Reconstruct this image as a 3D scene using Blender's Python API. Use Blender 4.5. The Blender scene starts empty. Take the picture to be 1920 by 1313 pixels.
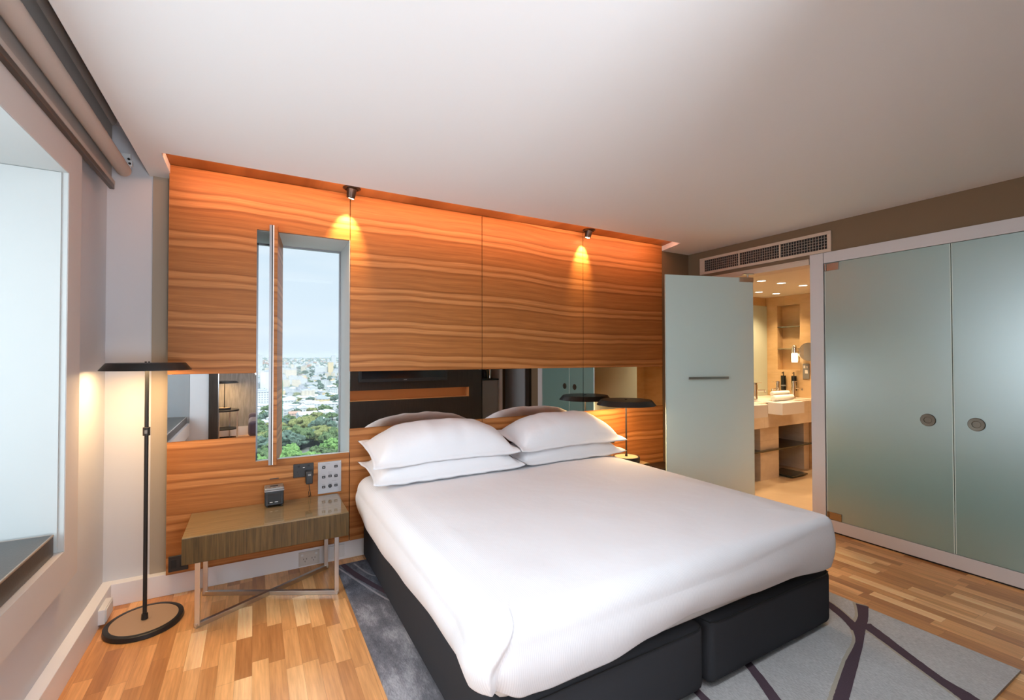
import bpy, bmesh, math, random
from mathutils import Vector, Matrix, noise
random.seed(7)
S = bpy.context.scene
C = S.collection
PI = math.pi
# ------------------------------------------------------------------ camera, world, big lights, exposure
cam = bpy.data.cameras.new('camera'); cam.sensor_width = 36.0; cam.lens = 858.21/1920*36; cam.clip_start = .02; cam.clip_end = 20000
co = bpy.data.objects.new('camera', cam); C.objects.link(co); S.camera = co
yaw, pit, rol = .51313778, .0143773517, -.00162022788
fw = Vector((math.sin(yaw)*math.cos(pit), math.cos(yaw)*math.cos(pit), math.sin(pit)))
rt = Vector((math.cos(yaw), -math.sin(yaw), 0)); up = rt.cross(fw)
rt2 = rt*math.cos(rol)+up*math.sin(rol); up2 = -rt*math.sin(rol)+up*math.cos(rol)
m = Matrix((rt2, up2, -fw)).transposed().to_4x4(); m.translation = (0, 0, 1.42); co.matrix_world = m

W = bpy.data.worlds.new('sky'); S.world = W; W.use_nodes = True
nt = W.node_tree; nt.nodes.clear()
N = lambda t: nt.nodes.new(t)
wo = N('ShaderNodeOutputWorld'); bg = N('ShaderNodeBackground'); tc = N('ShaderNodeTexCoord'); sp = N('ShaderNodeSeparateXYZ')
rp = N('ShaderNodeValToRGB'); cl = N('ShaderNodeTexNoise'); mp = N('ShaderNodeMapping'); mx = N('ShaderNodeMixRGB'); cr = N('ShaderNodeValToRGB')
e = rp.color_ramp.elements; e[0].position = 0.0; e[0].color = (.68, .77, .87, 1); e[1].position = .5; e[1].color = (.55, .70, .84, 1)
x = rp.color_ramp.elements.new(.05); x.color = (.72, .82, .92, 1)
mp.inputs['Scale'].default_value = (2, 2, 14); cl.inputs['Scale'].default_value = 2.0; cl.inputs['Detail'].default_value = 5
cr.color_ramp.elements[0].position = .45; cr.color_ramp.elements[1].position = .75
cr.color_ramp.elements[0].color = (0, 0, 0, 1); cr.color_ramp.elements[1].color = (.6, .6, .6, 1)
mx.inputs[2].default_value = (.82, .88, .94, 1)
nt.links.new(tc.outputs['Generated'], sp.inputs[0]); nt.links.new(sp.outputs['Z'], rp.inputs[0])
nt.links.new(tc.outputs['Generated'], mp.inputs[0]); nt.links.new(mp.outputs[0], cl.inputs['Vector']); nt.links.new(cl.outputs[0], cr.inputs[0])
nt.links.new(cr.outputs[0], mx.inputs[0]); nt.links.new(rp.outputs[0], mx.inputs[1]); nt.links.new(mx.outputs[0], bg.inputs[0])
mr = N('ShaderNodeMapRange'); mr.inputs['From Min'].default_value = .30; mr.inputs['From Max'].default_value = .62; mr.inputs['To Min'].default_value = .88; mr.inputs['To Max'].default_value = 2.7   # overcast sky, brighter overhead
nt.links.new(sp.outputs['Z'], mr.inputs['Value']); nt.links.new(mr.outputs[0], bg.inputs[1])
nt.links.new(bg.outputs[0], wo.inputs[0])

def light(name, kind, loc, energy, col, size=None, size_y=None, aim=None, shape=None, **kw):
    d = bpy.data.lights.new(name, kind); d.energy = energy; d.color = col
    if kind == 'AREA':
        d.shape = shape or ('RECTANGLE' if size_y else 'SQUARE'); d.size = size
        if size_y: d.size_y = size_y
    for k, v in kw.items(): setattr(d, k, v)
    o = bpy.data.objects.new(name, d); C.objects.link(o); o.location = loc
    if aim is not None:
        o.rotation_euler = (Vector(aim)).to_track_quat('-Z', 'Y').to_euler()
    return o
light('sun', 'SUN', (0, 0, 50), 2.3, (1, .97, .92), aim=(-.25, .65, -.72), angle=.15)
# daylight entering by the bay window of the left wall, outside its pane
light('bay_daylight', 'AREA', (-1.60, 1.18, 1.42), 43, (.84, .95, 1.05), 1.95, 1.55, aim=(1, 0, 0))
# added fill behind the camera, no fixture, aimed up to brighten the ceiling
light('ceiling_fill', 'AREA', (.50, -1.60, 1.0), 100, (.86, .96, 1.08), .8, 1.3, aim=(.16, .42, .89))
# fill panel added out of view under the ceiling to brighten the bed
light('overhead_fill', 'AREA', (.95, .48, 2.49), 18, (.90, .96, 1.05), 1.6, .3, aim=(0, 0, -1))
# hidden cove strip over the wood panelling
light('cove_strip', 'AREA', (1.58, 3.055, 2.535), 10, (1, .48, .27), 3.95, .015, aim=(0, 1, -.30), spread=math.radians(130))
S.view_settings.view_transform = 'Standard'; S.view_settings.look = 'None'; S.view_settings.gamma = 1; S.view_settings.exposure = .32
S.view_settings.use_curve_mapping = False
S.cycles.max_bounces = 10; S.cycles.diffuse_bounces = 6; S.cycles.glossy_bounces = 5; S.cycles.transmission_bounces = 6; S.cycles.transparent_max_bounces = 12
S.cycles.use_denoising = True; S.cycles.sample_clamp_indirect = 6; S.cycles.caustics_reflective = False; S.cycles.caustics_refractive = False

# ------------------------------------------------------------------ materials
def mat(name, col=(.8, .8, .8), rough=.5, metal=0, spec=.5, trans=0, emis=None, es=0, coat=0, bump=None, sheen=0, ior=1.5):
    M = bpy.data.materials.new(name); M.use_nodes = True; n = M.node_tree; b = n.nodes['Principled BSDF']
    b.inputs['Base Color'].default_value = (*col, 1); b.inputs['Roughness'].default_value = rough; b.inputs['Metallic'].default_value = metal
    b.inputs['Specular IOR Level'].default_value = spec; b.inputs['Transmission Weight'].default_value = trans
    b.inputs['Coat Weight'].default_value = coat; b.inputs['Coat Roughness'].default_value = .05; b.inputs['Sheen Weight'].default_value = sheen; b.inputs['IOR'].default_value = ior
    if emis: b.inputs['Emission Color'].default_value = (*emis, 1); b.inputs['Emission Strength'].default_value = es
    if bump:                      # (scale, strength, distance) fine woven or plaster relief
        g = n.nodes.new('ShaderNodeNewGeometry'); t = n.nodes.new('ShaderNodeTexNoise'); t.inputs['Scale'].default_value = bump[0]; t.inputs['Detail'].default_value = 3
        p = n.nodes.new('ShaderNodeBump'); p.inputs['Strength'].default_value = bump[1]; p.inputs['Distance'].default_value = bump[2]
        n.links.new(g.outputs['Position'], t.inputs['Vector']); n.links.new(t.outputs[0], p.inputs['Height']); n.links.new(p.outputs[0], b.inputs['Normal'])
    return M
class G:                          # tiny node-graph helper
    def __init__(s, M): s.n = M.node_tree; s.b = s.n.nodes['Principled BSDF']
    def add(s, t, **kw):
        k = s.n.nodes.new(t)
        for a, v in kw.items(): setattr(k, a, v)
        return k
    def ln(s, a, b): s.n.links.new(a, b)
    def math(s, op, a, b=None):
        k = s.add('ShaderNodeMath', operation=op)
        for i, v in enumerate((a, b)):
            if v is None: continue
            if isinstance(v, (int, float)): k.inputs[i].default_value = v
            else: s.ln(v, k.inputs[i])
        return k.outputs[0]
    def comb(s, *v):
        k = s.add('ShaderNodeCombineXYZ')
        for i, a in enumerate(v):
            if isinstance(a, (int, float)): k.inputs[i].default_value = a
            else: s.ln(a, k.inputs[i])
        return k.outputs[0]
    def pos(s, obj=False):
        k = s.add('ShaderNodeSeparateXYZ')
        if obj: s.ln(s.add('ShaderNodeTexCoord').outputs['Object'], k.inputs[0])
        else: s.ln(s.add('ShaderNodeNewGeometry').outputs['Position'], k.inputs[0])
        return k.outputs
    def noise(s, vec, scale=1, detail=3, rough=.5):
        k = s.add('ShaderNodeTexNoise'); k.inputs['Scale'].default_value = scale; k.inputs['Detail'].default_value = detail; k.inputs['Roughness'].default_value = rough
        s.ln(vec, k.inputs['Vector']); return k.outputs[0]
    def ramp(s, fac, stops):
        k = s.add('ShaderNodeValToRGB'); r = k.color_ramp
        while len(r.elements) < len(stops): r.elements.new(.5)
        for e, (p, c) in zip(r.elements, stops): e.position = p; e.color = (*c, 1)
        s.ln(fac, k.inputs[0]); return k.outputs[0]
    def mix(s, fac, a, b, mode='MIX'):
        k = s.add('ShaderNodeMixRGB', blend_type=mode)
        for i, v in enumerate((fac, a, b)):
            if isinstance(v, (int, float)): k.inputs[i].default_value = v
            elif isinstance(v, tuple): k.inputs[i].default_value = (*v, 1)
            else: s.ln(v, k.inputs[i])
        return k.outputs[0]
    def bump(s, h, st, d):
        k = s.add('ShaderNodeBump'); k.inputs['Strength'].default_value = st; k.inputs['Distance'].default_value = d
        s.ln(h, k.inputs['Height']); s.ln(k.outputs[0], s.b.inputs['Normal'])
    def col(s, c): s.ln(c, s.b.inputs['Base Color'])

def veneer(name):                 # slip-matched horizontal walnut veneer, leaves repeat every 24 cm
    M = mat(name, rough=.45, spec=.22); g = G(M); x, y, z = g.pos()
    drift = g.noise(g.comb(g.math('MULTIPLY', x, .55), 0, g.math('MULTIPLY', z, .25)), 1.3, 2)
    t = g.math('ADD', z, g.math('MULTIPLY', x, .012)); t = g.math('ADD', t, g.math('MULTIPLY', drift, .14))
    ph = g.math('FRACT', g.math('DIVIDE', g.math('ADD', t, 3.02), .243))
    wob = g.noise(g.comb(g.math('MULTIPLY', x, 1.1), ph, 0), 1.7, 2)
    ph2 = g.math('ADD', ph, g.math('MULTIPLY', g.math('SUBTRACT', wob, .5), .16))
    a = (.30, .110, .027); b = (.53, .235, .078); c = (.43, .172, .049); d = (.375, .146, .039)
    base = g.ramp(ph2, [(0, c), (.10, d), (.20, c), (.28, a), (.32, b), (.41, b), (.455, a), (.50, c), (.55, b), (.62, b), (.65, a), (.70, d), (.82, c), (.92, d), (1, c)])
    fine = g.noise(g.comb(g.math('MULTIPLY', x, 2.5), 0, g.math('MULTIPLY', t, 190)), 1, 3, .7)
    mid = g.noise(g.comb(g.math('MULTIPLY', x, 1.2), 4, g.math('MULTIPLY', t, 45)), 1, 3, .6)
    colr = g.mix(.68, base, g.ramp(fine, [(.3, (.5, .42, .38)), (.7, (1, 1, 1))]), 'MULTIPLY')
    colr = g.mix(.5, colr, g.ramp(mid, [(.3, (.55, .5, .45)), (.7, (1.0, 1.0, 1.0))]), 'MULTIPLY')
    g.col(g.mix(1, colr, (1.22, 1.18, 1.16), 'MULTIPLY')); return M
def vwood(name, c1, c2, axis=0, rough=.35, coat=0, sc=60, flat=False):   # vertical-grain wood, stripes across X (0) or Y (1)
    M = mat(name, rough=rough, coat=coat); g = G(M); p = g.pos(True); u = p[1] if flat else g.math('ADD', p[0], g.math('MULTIPLY', p[1], .9))
    if flat: p = (p[1], p[0], p[0])
    a = g.noise(g.comb(g.math('MULTIPLY', u, sc), 0, g.math('MULTIPLY', p[2], 3)), 1, 4, .65)
    b = g.noise(g.comb(g.math('MULTIPLY', u, sc*4), 3, g.math('MULTIPLY', p[2], 6)), 1, 2)
    f = g.math('ADD', g.math('MULTIPLY', a, .7), g.math('MULTIPLY', b, .3))
    g.col(g.ramp(f, [(.34, c1), (.62, c2)])); return M
def parquet(name):
    M = mat(name, rough=.28, spec=.45); g = G(M); x, y, z = g.pos(); w, L = .068, .33
    cx = g.math('FLOOR', g.math('DIVIDE', x, w))
    wn = g.add('ShaderNodeTexWhiteNoise', noise_dimensions='1D'); g.ln(cx, wn.inputs['W'])
    yy = g.math('DIVIDE', g.math('ADD', y, g.math('MULTIPLY', wn.outputs['Value'], 3.7)), L)
    cy = g.math('FLOOR', yy)
    w2 = g.add('ShaderNodeTexWhiteNoise', noise_dimensions='2D'); g.ln(g.comb(cx, cy, 0), w2.inputs['Vector'])
    v = w2.outputs['Value']
    base = g.ramp(v, [(0, (.42, .19, .068)), (.3, (.56, .28, .105)), (.6, (.66, .35, .14)), (.85, (.76, .44, .19)), (1, (.90, .62, .33))])
    gr = g.noise(g.comb(g.math('MULTIPLY', x, 95), g.math('MULTIPLY', y, 4.5), g.math('MULTIPLY', v, 40)), 1, 4, .6)
    gr2 = g.noise(g.comb(g.math('MULTIPLY', x, 22), g.math('MULTIPLY', y, 2.2), g.math('MULTIPLY', v, 71)), 1, 3, .6)
    c = g.mix(.6, base, g.ramp(gr, [(.3, (.62, .55, .5)), (.7, (1, 1, 1))]), 'MULTIPLY')
    c = g.mix(.5, c, g.ramp(gr2, [(.32, (.6, .52, .45)), (.65, (1.0, 1.0, 1.0))]), 'MULTIPLY')
    fx = g.math('FRACT', g.math('DIVIDE', x, w)); fy = g.math('FRACT', yy)
    ex = g.math('LESS_THAN', g.math('MINIMUM', fx, g.math('SUBTRACT', 1, fx)), .010); ey = g.math('LESS_THAN', g.math('MINIMUM', fy, g.math('SUBTRACT', 1, fy)), .0025)
    c = g.mix(g.math('MULTIPLY', g.math('MAXIMUM', ex, ey), .45), c, (.16, .06, .02)); g.col(g.mix(1, c, (1.45, 1.38, 1.30), 'MULTIPLY'))
    return M
def glass(name, tint=(1, 1, 1), k=.9):    # thin window glass: lets light through, mirrors a little
    M = bpy.data.materials.new(name); M.use_nodes = True; n = M.node_tree; n.nodes.clear()
    o = n.nodes.new('ShaderNodeOutputMaterial'); t = n.nodes.new('ShaderNodeBsdfTransparent'); t.inputs[0].default_value = (*tint, 1)
    gl = n.nodes.new('ShaderNodeBsdfGlossy'); gl.inputs['Roughness'].default_value = .02; f = n.nodes.new('ShaderNodeFresnel'); f.inputs[0].default_value = 1.12
    mm = n.nodes.new('ShaderNodeMixShader'); gg_ = n.nodes.new('ShaderNodeNewGeometry'); ma = n.nodes.new('ShaderNodeMath'); ma.operation = 'SUBTRACT'; ma.inputs[0].default_value = 1; mb_ = n.nodes.new('ShaderNodeMath'); mb_.operation = 'MULTIPLY'
    n.links.new(gg_.outputs['Backfacing'], ma.inputs[1]); n.links.new(f.outputs[0], mb_.inputs[0]); n.links.new(ma.outputs[0], mb_.inputs[1]); n.links.new(mb_.outputs[0], mm.inputs[0]); n.links.new(t.outputs[0], mm.inputs[1]); n.links.new(gl.outputs[0], mm.inputs[2]); n.links.new(mm.outputs[0], o.inputs[0]); return M
def stone(name, a, b, tile=(.6, .3)):
    M = mat(name, rough=.35); g = G(M); x, y, z = g.pos()
    n1 = g.noise(g.comb(x, g.math('ADD', y, x), g.math('MULTIPLY', z, 3)), 3, 5, .6); c = g.ramp(n1, [(.3, a), (.7, b)])
    h = g.math('ADD', x, y); fx = g.math('FRACT', g.math('DIVIDE', h, tile[0])); fz = g.math('FRACT', g.math('DIVIDE', g.math('ADD', z, .0), tile[1]))
    e = g.math('MAXIMUM', g.math('LESS_THAN', fx, .006), g.math('LESS_THAN', fz, .012)); g.col(g.mix(g.math('MULTIPLY', e, .25), c, (.3, .22, .15))); return M
def linen(name):
    M = mat(name, (.83, .825, .84), .75, spec=.2, sheen=.15); g = G(M); x, y, z = g.pos()
    nn = g.add('ShaderNodeSeparateXYZ'); g.ln(g.add('ShaderNodeNewGeometry').outputs['Normal'], nn.inputs[0]); k = g.math('GREATER_THAN', g.math('ABSOLUTE', nn.outputs[0]), .62)
    xs = g.math('ADD', g.math('MULTIPLY', x, g.math('SUBTRACT', 1, k)), g.math('MULTIPLY', y, k)); s = g.math('SINE', g.math('MULTIPLY', xs, 2*PI/.0072)); s2 = g.noise(g.comb(g.math('MULTIPLY', x, 5), g.math('MULTIPLY', y, 5), g.math('MULTIPLY', z, 5)), 1, 3)
    g.bump(g.math('ADD', g.math('MULTIPLY', s, .00010), g.math('MULTIPLY', s2, .006)), .9, 1.0)
    g.col(g.mix(g.math('ADD', g.math('MULTIPLY', s, .5), .5), (.85, .845, .86), (.775, .77, .79))); return M
def rugmat(name):
    M = mat(name, rough=.95, spec=.1); g = G(M); x, y, z = g.pos()
    a = g.noise(g.comb(g.math('MULTIPLY', x, 6), g.math('MULTIPLY', y, 2.4), 0), 1, 5, .7)
    b = g.noise(g.comb(g.math('MULTIPLY', x, 160), g.math('MULTIPLY', y, 60), 0), 1, 2, .6)
    left = g.ramp(a, [(.34, (.14, .14, .16)), (.5, (.25, .245, .27)), (.62, (.48, .47, .50))])
    right = g.ramp(a, [(.3, (.50, .49, .48)), (.7, (.62, .61, .60))])
    f = g.ramp(g.math('DIVIDE', g.math('SUBTRACT', x, .6), 1.6), [(.2, (0, 0, 0)), (.6, (1, 1, 1))])
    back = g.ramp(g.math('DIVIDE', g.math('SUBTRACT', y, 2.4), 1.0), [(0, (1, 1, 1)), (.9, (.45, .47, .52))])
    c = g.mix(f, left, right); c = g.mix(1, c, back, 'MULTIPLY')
    g.col(g.mix(.55, c, g.ramp(b, [(.3, (.55, .55, .55)), (.7, (1.1, 1.1, 1.1))]), 'MULTIPLY')); g.bump(b, .6, .004); return M

MT = dict(
 niche=mat('niche_wood', (.55, .24, .08), .5),
 ceil=mat('ceiling_paint', (.84, .835, .83), .9, bump=(220, .05, .001)), wall=mat('wall_paint_grey', (.62, .62, .64), .85, bump=(250, .05, .001)),
 tan=mat('wall_paint_tan', (.22, .145, .082), .85, bump=(250, .05, .001)), tandk=mat('wall_paint_tan_strip', (.36, .30, .23), .8),
 casing=mat('casing_paint', (.62, .57, .54), .6), jamb=mat('jamb_paint', (.52, .535, .52), .6), skirt=mat('skirting_paint', (.86, .85, .86), .45),
 ven=veneer('walnut_veneer'), mirror=mat('mirror_glass', (.80, .80, .79), .0, 1), par=parquet('oak_parquet'),
 glass=glass('window_glass', (.97, .99, .99)), alu=mat('brushed_aluminium', (.30, .30, .31), .4, .8), steel=mat('satin_steel', (.62, .60, .58), .28, 1),
 chrome=mat('chrome', (.80, .78, .75), .08, 1), black=mat('black_metal', (.018, .017, .016), .38, spec=.4), gasket=mat('black_gasket', (.012, .012, .012), .6),
 bronze2=mat('handle_metal', (.16, .14, .11), .32, .9), bronze3=mat('hinge_metal', (.34, .32, .28), .22, 1),
 bronze=mat('dark_bronze', (.05, .04, .035), .35, .8), linen=linen('duvet_satin_stripe'), pil=mat('pillow_cotton', (.84, .83, .845), .8, spec=.2, sheen=.15, bump=(40, .25, .004)),
 seam=mat('stitch_grey', (.45, .44, .44), .9), base=mat('charcoal_upholstery', (.042, .043, .048), .92, spec=.15, bump=(700, .5, .001)),
 matt=mat('mattress_ticking', (.75, .74, .73), .9), rug=rugmat('rug_pile'), rugp=mat('rug_purple_pile', (.10, .066, .082), .95, spec=.1, bump=(160, .5, .004)),
 rugc=mat('rug_cream_pile', (.46, .41, .33), .95, spec=.1, bump=(160, .5, .004)), rugl=mat('rug_lilac_pile', (.40, .37, .40), .95, spec=.1, bump=(160, .5, .004)),
 zeb=vwood('olive_veneer', (.030, .017, .005), (.125, .072, .022), sc=70), glosswood=vwood('table_top_veneer', (.19, .12, .055), (.34, .23, .12), rough=.3, sc=60, flat=True),
 dark=vwood('wenge_veneer', (.016, .011, .008), (.034, .024, .018), sc=40), oak=mat('lamp_base_oak', (.46, .30, .18), .45), tedge=mat('glass_edge_green', (.02, .03, .028), .1),
 lamp=mat('lamp_diffuser', (1, .9, .75), .5, emis=(1, .70, .38), es=9), bulb=mat('spot_bulb', (1, .9, .7), .5, emis=(1, .72, .36), es=40),
 leather=mat('dark_leather', (.055, .045, .038), .33, spec=.55, bump=(180, .25, .002)), pipe=mat('leather_piping', (.30, .25, .21), .4),
 blind=mat('blind_fabric', (.52, .45, .40), .85, bump=(400, .2, .001)), blind2=mat('blind_fabric_grey', (.44, .41, .38), .85), rail=mat('blind_rail', (.075, .055, .042), .35, .3),
 white=mat('white_plastic', (.78, .77, .76), .4), cream=mat('socket_cream', (.66, .60, .54), .4), plast=mat('black_plastic', (.02, .021, .023), .35),
 plate=mat('panel_aluminium', (.40, .395, .41), .38, .65), display=mat('clock_glass', (.008, .009, .012), .08, spec=.7), key=mat('grey_key', (.25, .24, .23), .4, .5),
 frame=mat('wardrobe_frame_paint', (.66, .63, .62), .45), frost=mat('frosted_green_glass', (.19, .345, .31), .30, spec=1.0, ior=2.0), frostleaf=mat('frosted_door_glass', (.70, .88, .86), .28, spec=.9),
 gedge=mat('glass_edge', (.62, .74, .68), .15), recess=mat('recess_shadow', (.02, .015, .012), .8), vent=mat('vent_paint', (.66, .52, .40), .5), slat=mat('vent_slat', (.55, .50, .44), .35, .5),
 stone=stone('tan_limestone', (.52, .34, .16), (.64, .44, .24)), stonel=stone('pale_limestone', (.60, .50, .40), (.74, .65, .55), (.9, .45)), stonef=stone('floor_limestone', (.62, .45, .28), (.72, .54, .36), (.5, 50)),
 bceil=mat('bathroom_ceiling_paint', (.78, .68, .56), .85), ceramic=mat('white_ceramic', (.85, .85, .86), .12, spec=.6), towel=mat('white_towel', (.85, .83, .78), .95, bump=(300, .8, .003)),
 smoke=mat('smoked_glass', (.035, .04, .03), .08, spec=.7), gshelf=mat('clear_shelf_glass', (.55, .66, .58), .05, trans=.85), bottle=mat('black_bottle', (.012, .015, .014), .25), bottlet=mat('bottle_print', (.35, .35, .33), .5),
 palegreen=mat('pale_green_glass', (.50, .56, .46), .15, spec=.8),
 dlite2=mat('wall_lamp_glass', (1, .9, .7), .3, emis=(1, .8, .5), es=3),
 dlite=mat('downlight_lens', (1, .95, .85), .5, emis=(1, .85, .62), es=9), amber=mat('amber_glass', (.9, .75, .5), .15, trans=.3),
 tv=mat('tv_screen', (.006, .007, .009), .12, spec=.6), walls=vwood('silver_wallpaper', (.20, .185, .165), (.36, .34, .31), sc=30), chair=mat('plum_velvet', (.06, .045, .075), .8, sheen=.4),
 yellow=mat('yellow_splashback', (.55, .42, .10), .4), gdoor=mat('grey_door_paint', (.30, .31, .32), .5), lipw=mat('white_edge', (.85, .84, .83), .5), green=mat('green_seal', (.02, .35, .14), .5))

# ------------------------------------------------------------------ mesh helpers
class MB:
    def __init__(s): s.b = bmesh.new(); s.mi = 0
    def _fin(s, vs, M=None):
        if M is not None: bmesh.ops.transform(s.b, matrix=M, verts=vs)
        for f in {f for v in vs for f in v.link_faces}: f.material_index = s.mi
        return s
    def box(s, x0, x1, y0, y1, z0, z1):
        r = bmesh.ops.create_cube(s.b, size=1)['verts']
        return s._fin(r, Matrix.Translation(((x0+x1)/2, (y0+y1)/2, (z0+z1)/2)) @ Matrix.Diagonal((abs(x1-x0), abs(y1-y0), abs(z1-z0), 1)))
    def bar(s, p, q, w, h=None):
        p, q = Vector(p), Vector(q); d = q-p; h = h or w
        r = bmesh.ops.create_cube(s.b, size=1)['verts']
        return s._fin(r, Matrix.Translation((p+q)/2) @ d.to_track_quat('Z', 'Y').to_matrix().to_4x4() @ Matrix.Diagonal((w, h, d.length, 1)))
    def cyl(s, p, q, r0, r1=None, seg=32, cap=True):
        p, q = Vector(p), Vector(q); d = q-p
        r = bmesh.ops.create_cone(s.b, cap_ends=cap, segments=seg, radius1=r0, radius2=r0 if r1 is None else r1, depth=d.length)['verts']
        return s._fin(r, Matrix.Translation((p+q)/2) @ d.to_track_quat('Z', 'Y').to_matrix().to_4x4())
    def lathe(s, prof, c=(0, 0, 0), seg=48, axis='Z', sy=1.0, cap=True):
        rows = []
        for r, z in prof:
            row = []
            for i in range(seg):
                a = 2*PI*i/seg; p = (r*math.cos(a), r*math.sin(a)*sy, z)
                if axis == 'Y': p = (p[0], p[2], p[1])
                if axis == 'X': p = (p[2], p[0], p[1])
                row.append(s.b.verts.new((p[0]+c[0], p[1]+c[1], p[2]+c[2])))
            rows.append(row)
        for a, b in zip(rows, rows[1:]):
            for i in range(seg):
                f = s.b.faces.new((a[i], a[(i+1) % seg], b[(i+1) % seg], b[i])); f.material_index = s.mi
        if prof[0] == prof[-1]: cap = False
        for row, fl in ((rows[0], 1), (rows[-1], 0)) if cap else ():
            f = s.b.faces.new(row[::-1] if fl else row); f.material_index = s.mi
        return s
    def tube(s, pts, r, seg=8):
        pts = [Vector(p) for p in pts]; prev = None
        for i, p in enumerate(pts):
            t = (pts[min(i+1, len(pts)-1)]-pts[max(i-1, 0)]).normalized(); q = t.to_track_quat('Z', 'Y')
            row = [s.b.verts.new(p + q @ Vector((r*math.cos(2*PI*k/seg), r*math.sin(2*PI*k/seg), 0))) for k in range(seg)]
            if prev:
                o = min(range(seg), key=lambda o: (row[o].co-prev[0].co).length); row = row[o:]+row[:o]
                for k in range(seg):
                    f = s.b.faces.new((prev[k], prev[(k+1) % seg], row[(k+1) % seg], row[k])); f.material_index = s.mi
            else: s.b.faces.new(row[::-1]).material_index = s.mi
            prev = row
        s.b.faces.new(prev).material_index = s.mi; return s
    def prism(s, poly, z0, z1):
        a = [s.b.verts.new((x, y, z0)) for x, y in poly]; b = [s.b.verts.new((x, y, z1)) for x, y in poly]; n = len(poly)
        for i in range(n): s.b.faces.new((a[i], a[(i+1) % n], b[(i+1) % n], b[i])).material_index = s.mi
        s.b.faces.new(a[::-1]).material_index = s.mi; s.b.faces.new(b).material_index = s.mi; return s
    def grid(s, f, nu, nv, wrap=False):
        vs = [[s.b.verts.new(f(i/nu, j/nv)) for j in range(nv+1)] for i in range(nu+(0 if wrap else 1))]
        for i in range(nu):
            for j in range(nv):
                a, b = vs[i], vs[(i+1) % len(vs)]
                s.b.faces.new((a[j], b[j], b[j+1], a[j+1])).material_index = s.mi
        return vs
    def m(s, i): s.mi = i; return s
def setp(o, label=None, cat=None, group=None, kind=None):
    for k, v in (('label', label), ('category', cat), ('group', group), ('kind', kind)):
        if v: o[k] = v
    return o
def obj(name, mb, mt, parent=None, bevel=0, smooth=False, subs=0, label=None, solid=0, loc=None):
    me = bpy.data.meshes.new(name); bmesh.ops.recalc_face_normals(mb.b, faces=mb.b.faces)
    if parent is not None:
        off = parent.location if parent.parent is None else parent.parent.location + parent.location
        bmesh.ops.translate(mb.b, verts=mb.b.verts, vec=-off)
    elif loc: bmesh.ops.translate(mb.b, verts=mb.b.verts, vec=-Vector(loc))
    mb.b.to_mesh(me); mb.b.free()
    for x in (mt if isinstance(mt, (list, tuple)) else [mt]): me.materials.append(MT[x] if isinstance(x, str) else x)
    o = bpy.data.objects.new(name, me); C.objects.link(o)
    if parent is not None: o.parent = parent
    elif loc: o.location = loc
    if smooth:
        for p in me.polygons: p.use_smooth = True
        if smooth != 'all': me.set_sharp_from_angle(angle=math.radians(38))
    if bevel:
        b = o.modifiers.new('bevel', 'BEVEL'); b.width = bevel; b.segments = 3; b.limit_method = 'ANGLE'; b.angle_limit = math.radians(35)
        for p in me.polygons: p.use_smooth = True
        me.set_sharp_from_angle(angle=math.radians(38))
    if solid: q = o.modifiers.new('solid', 'SOLIDIFY'); q.thickness = solid; q.offset = -1
    if subs: q = o.modifiers.new('sub', 'SUBSURF'); q.levels = subs; q.render_levels = subs
    if label: o['label'] = label
    return o
def thing(name, label, cat, loc=(0, 0, 0), group=None, kind=None):
    o = bpy.data.objects.new(name, None); C.objects.link(o); o.location = loc; o.empty_display_size = .05
    return setp(o, label, cat, group, kind)
def st(name, mb, mt, bevel=0, parent=None, **k):
    o = obj(name, mb, mt, parent, bevel, **k)
    if parent is None: o['kind'] = 'structure'
    return o
def dup(root, loc, rz=0, label=None, group=None, scale=None):
    r = root.copy(); C.objects.link(r); r.location = loc; r.rotation_euler = (0, 0, rz)
    if scale: r.scale = scale
    if label: r['label'] = label
    if group: r['group'] = group
    for ch in list(root.children):
        c = ch.copy(); C.objects.link(c); c.parent = r
        for g in ch.children:
            d = g.copy(); C.objects.link(d); d.parent = c
    return r
def B(): return MB()

# ------------------------------------------------------------------ the room shell
CZ = 2.51
st('floor', B().box(-1.4, 4.2, -3.1, 3.5, -.06, 0), 'par')
st('ceiling', B().prism([(-.553, -3.1), (4.3, -3.1), (4.3, 3.6), (3.664, 3.6), (3.664, 3.331), (3.575, 3.03), (-.437, 3.03), (-.441, 3.6), (-.553, 3.6)], CZ, CZ+.05), 'ceil')
st('ceiling_upper_slab', B().box(-1.9, 4.3, -3.2, 3.8, 2.78, 2.84).box(-.553, -.535, -3.1, 3.5, 2.56, 2.78), 'wall')
st('trim_1', B().box(-.50, 3.78, 3.0, 3.42, 2.563, 2.60), 'ven')     # wood soffit of the cove
# back wall around the window opening
st('wall_back', B().box(-.85, -.001, 3.46, 3.80, 0, 2.8).box(.595, 3.66, 3.46, 3.80, 0, 2.8).box(-.001, .595, 3.46, 3.80, 0, .655).box(-.001, .595, 3.46, 3.80, 2.25, 2.8)
   .box(3.655, 4.25, 3.365, 3.46, 0, 2.8).box(3.66, 4.25, 3.46, 3.8, 0, 2.8), ['wall'])
st('wall_back_return', B().box(3.664, 4.08, 3.352, 3.364, 0, 2.54), 'tan')
st('trim_2', B().box(-.535, -.40, 3.447, 3.459, .128, CZ), 'tandk')
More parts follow.
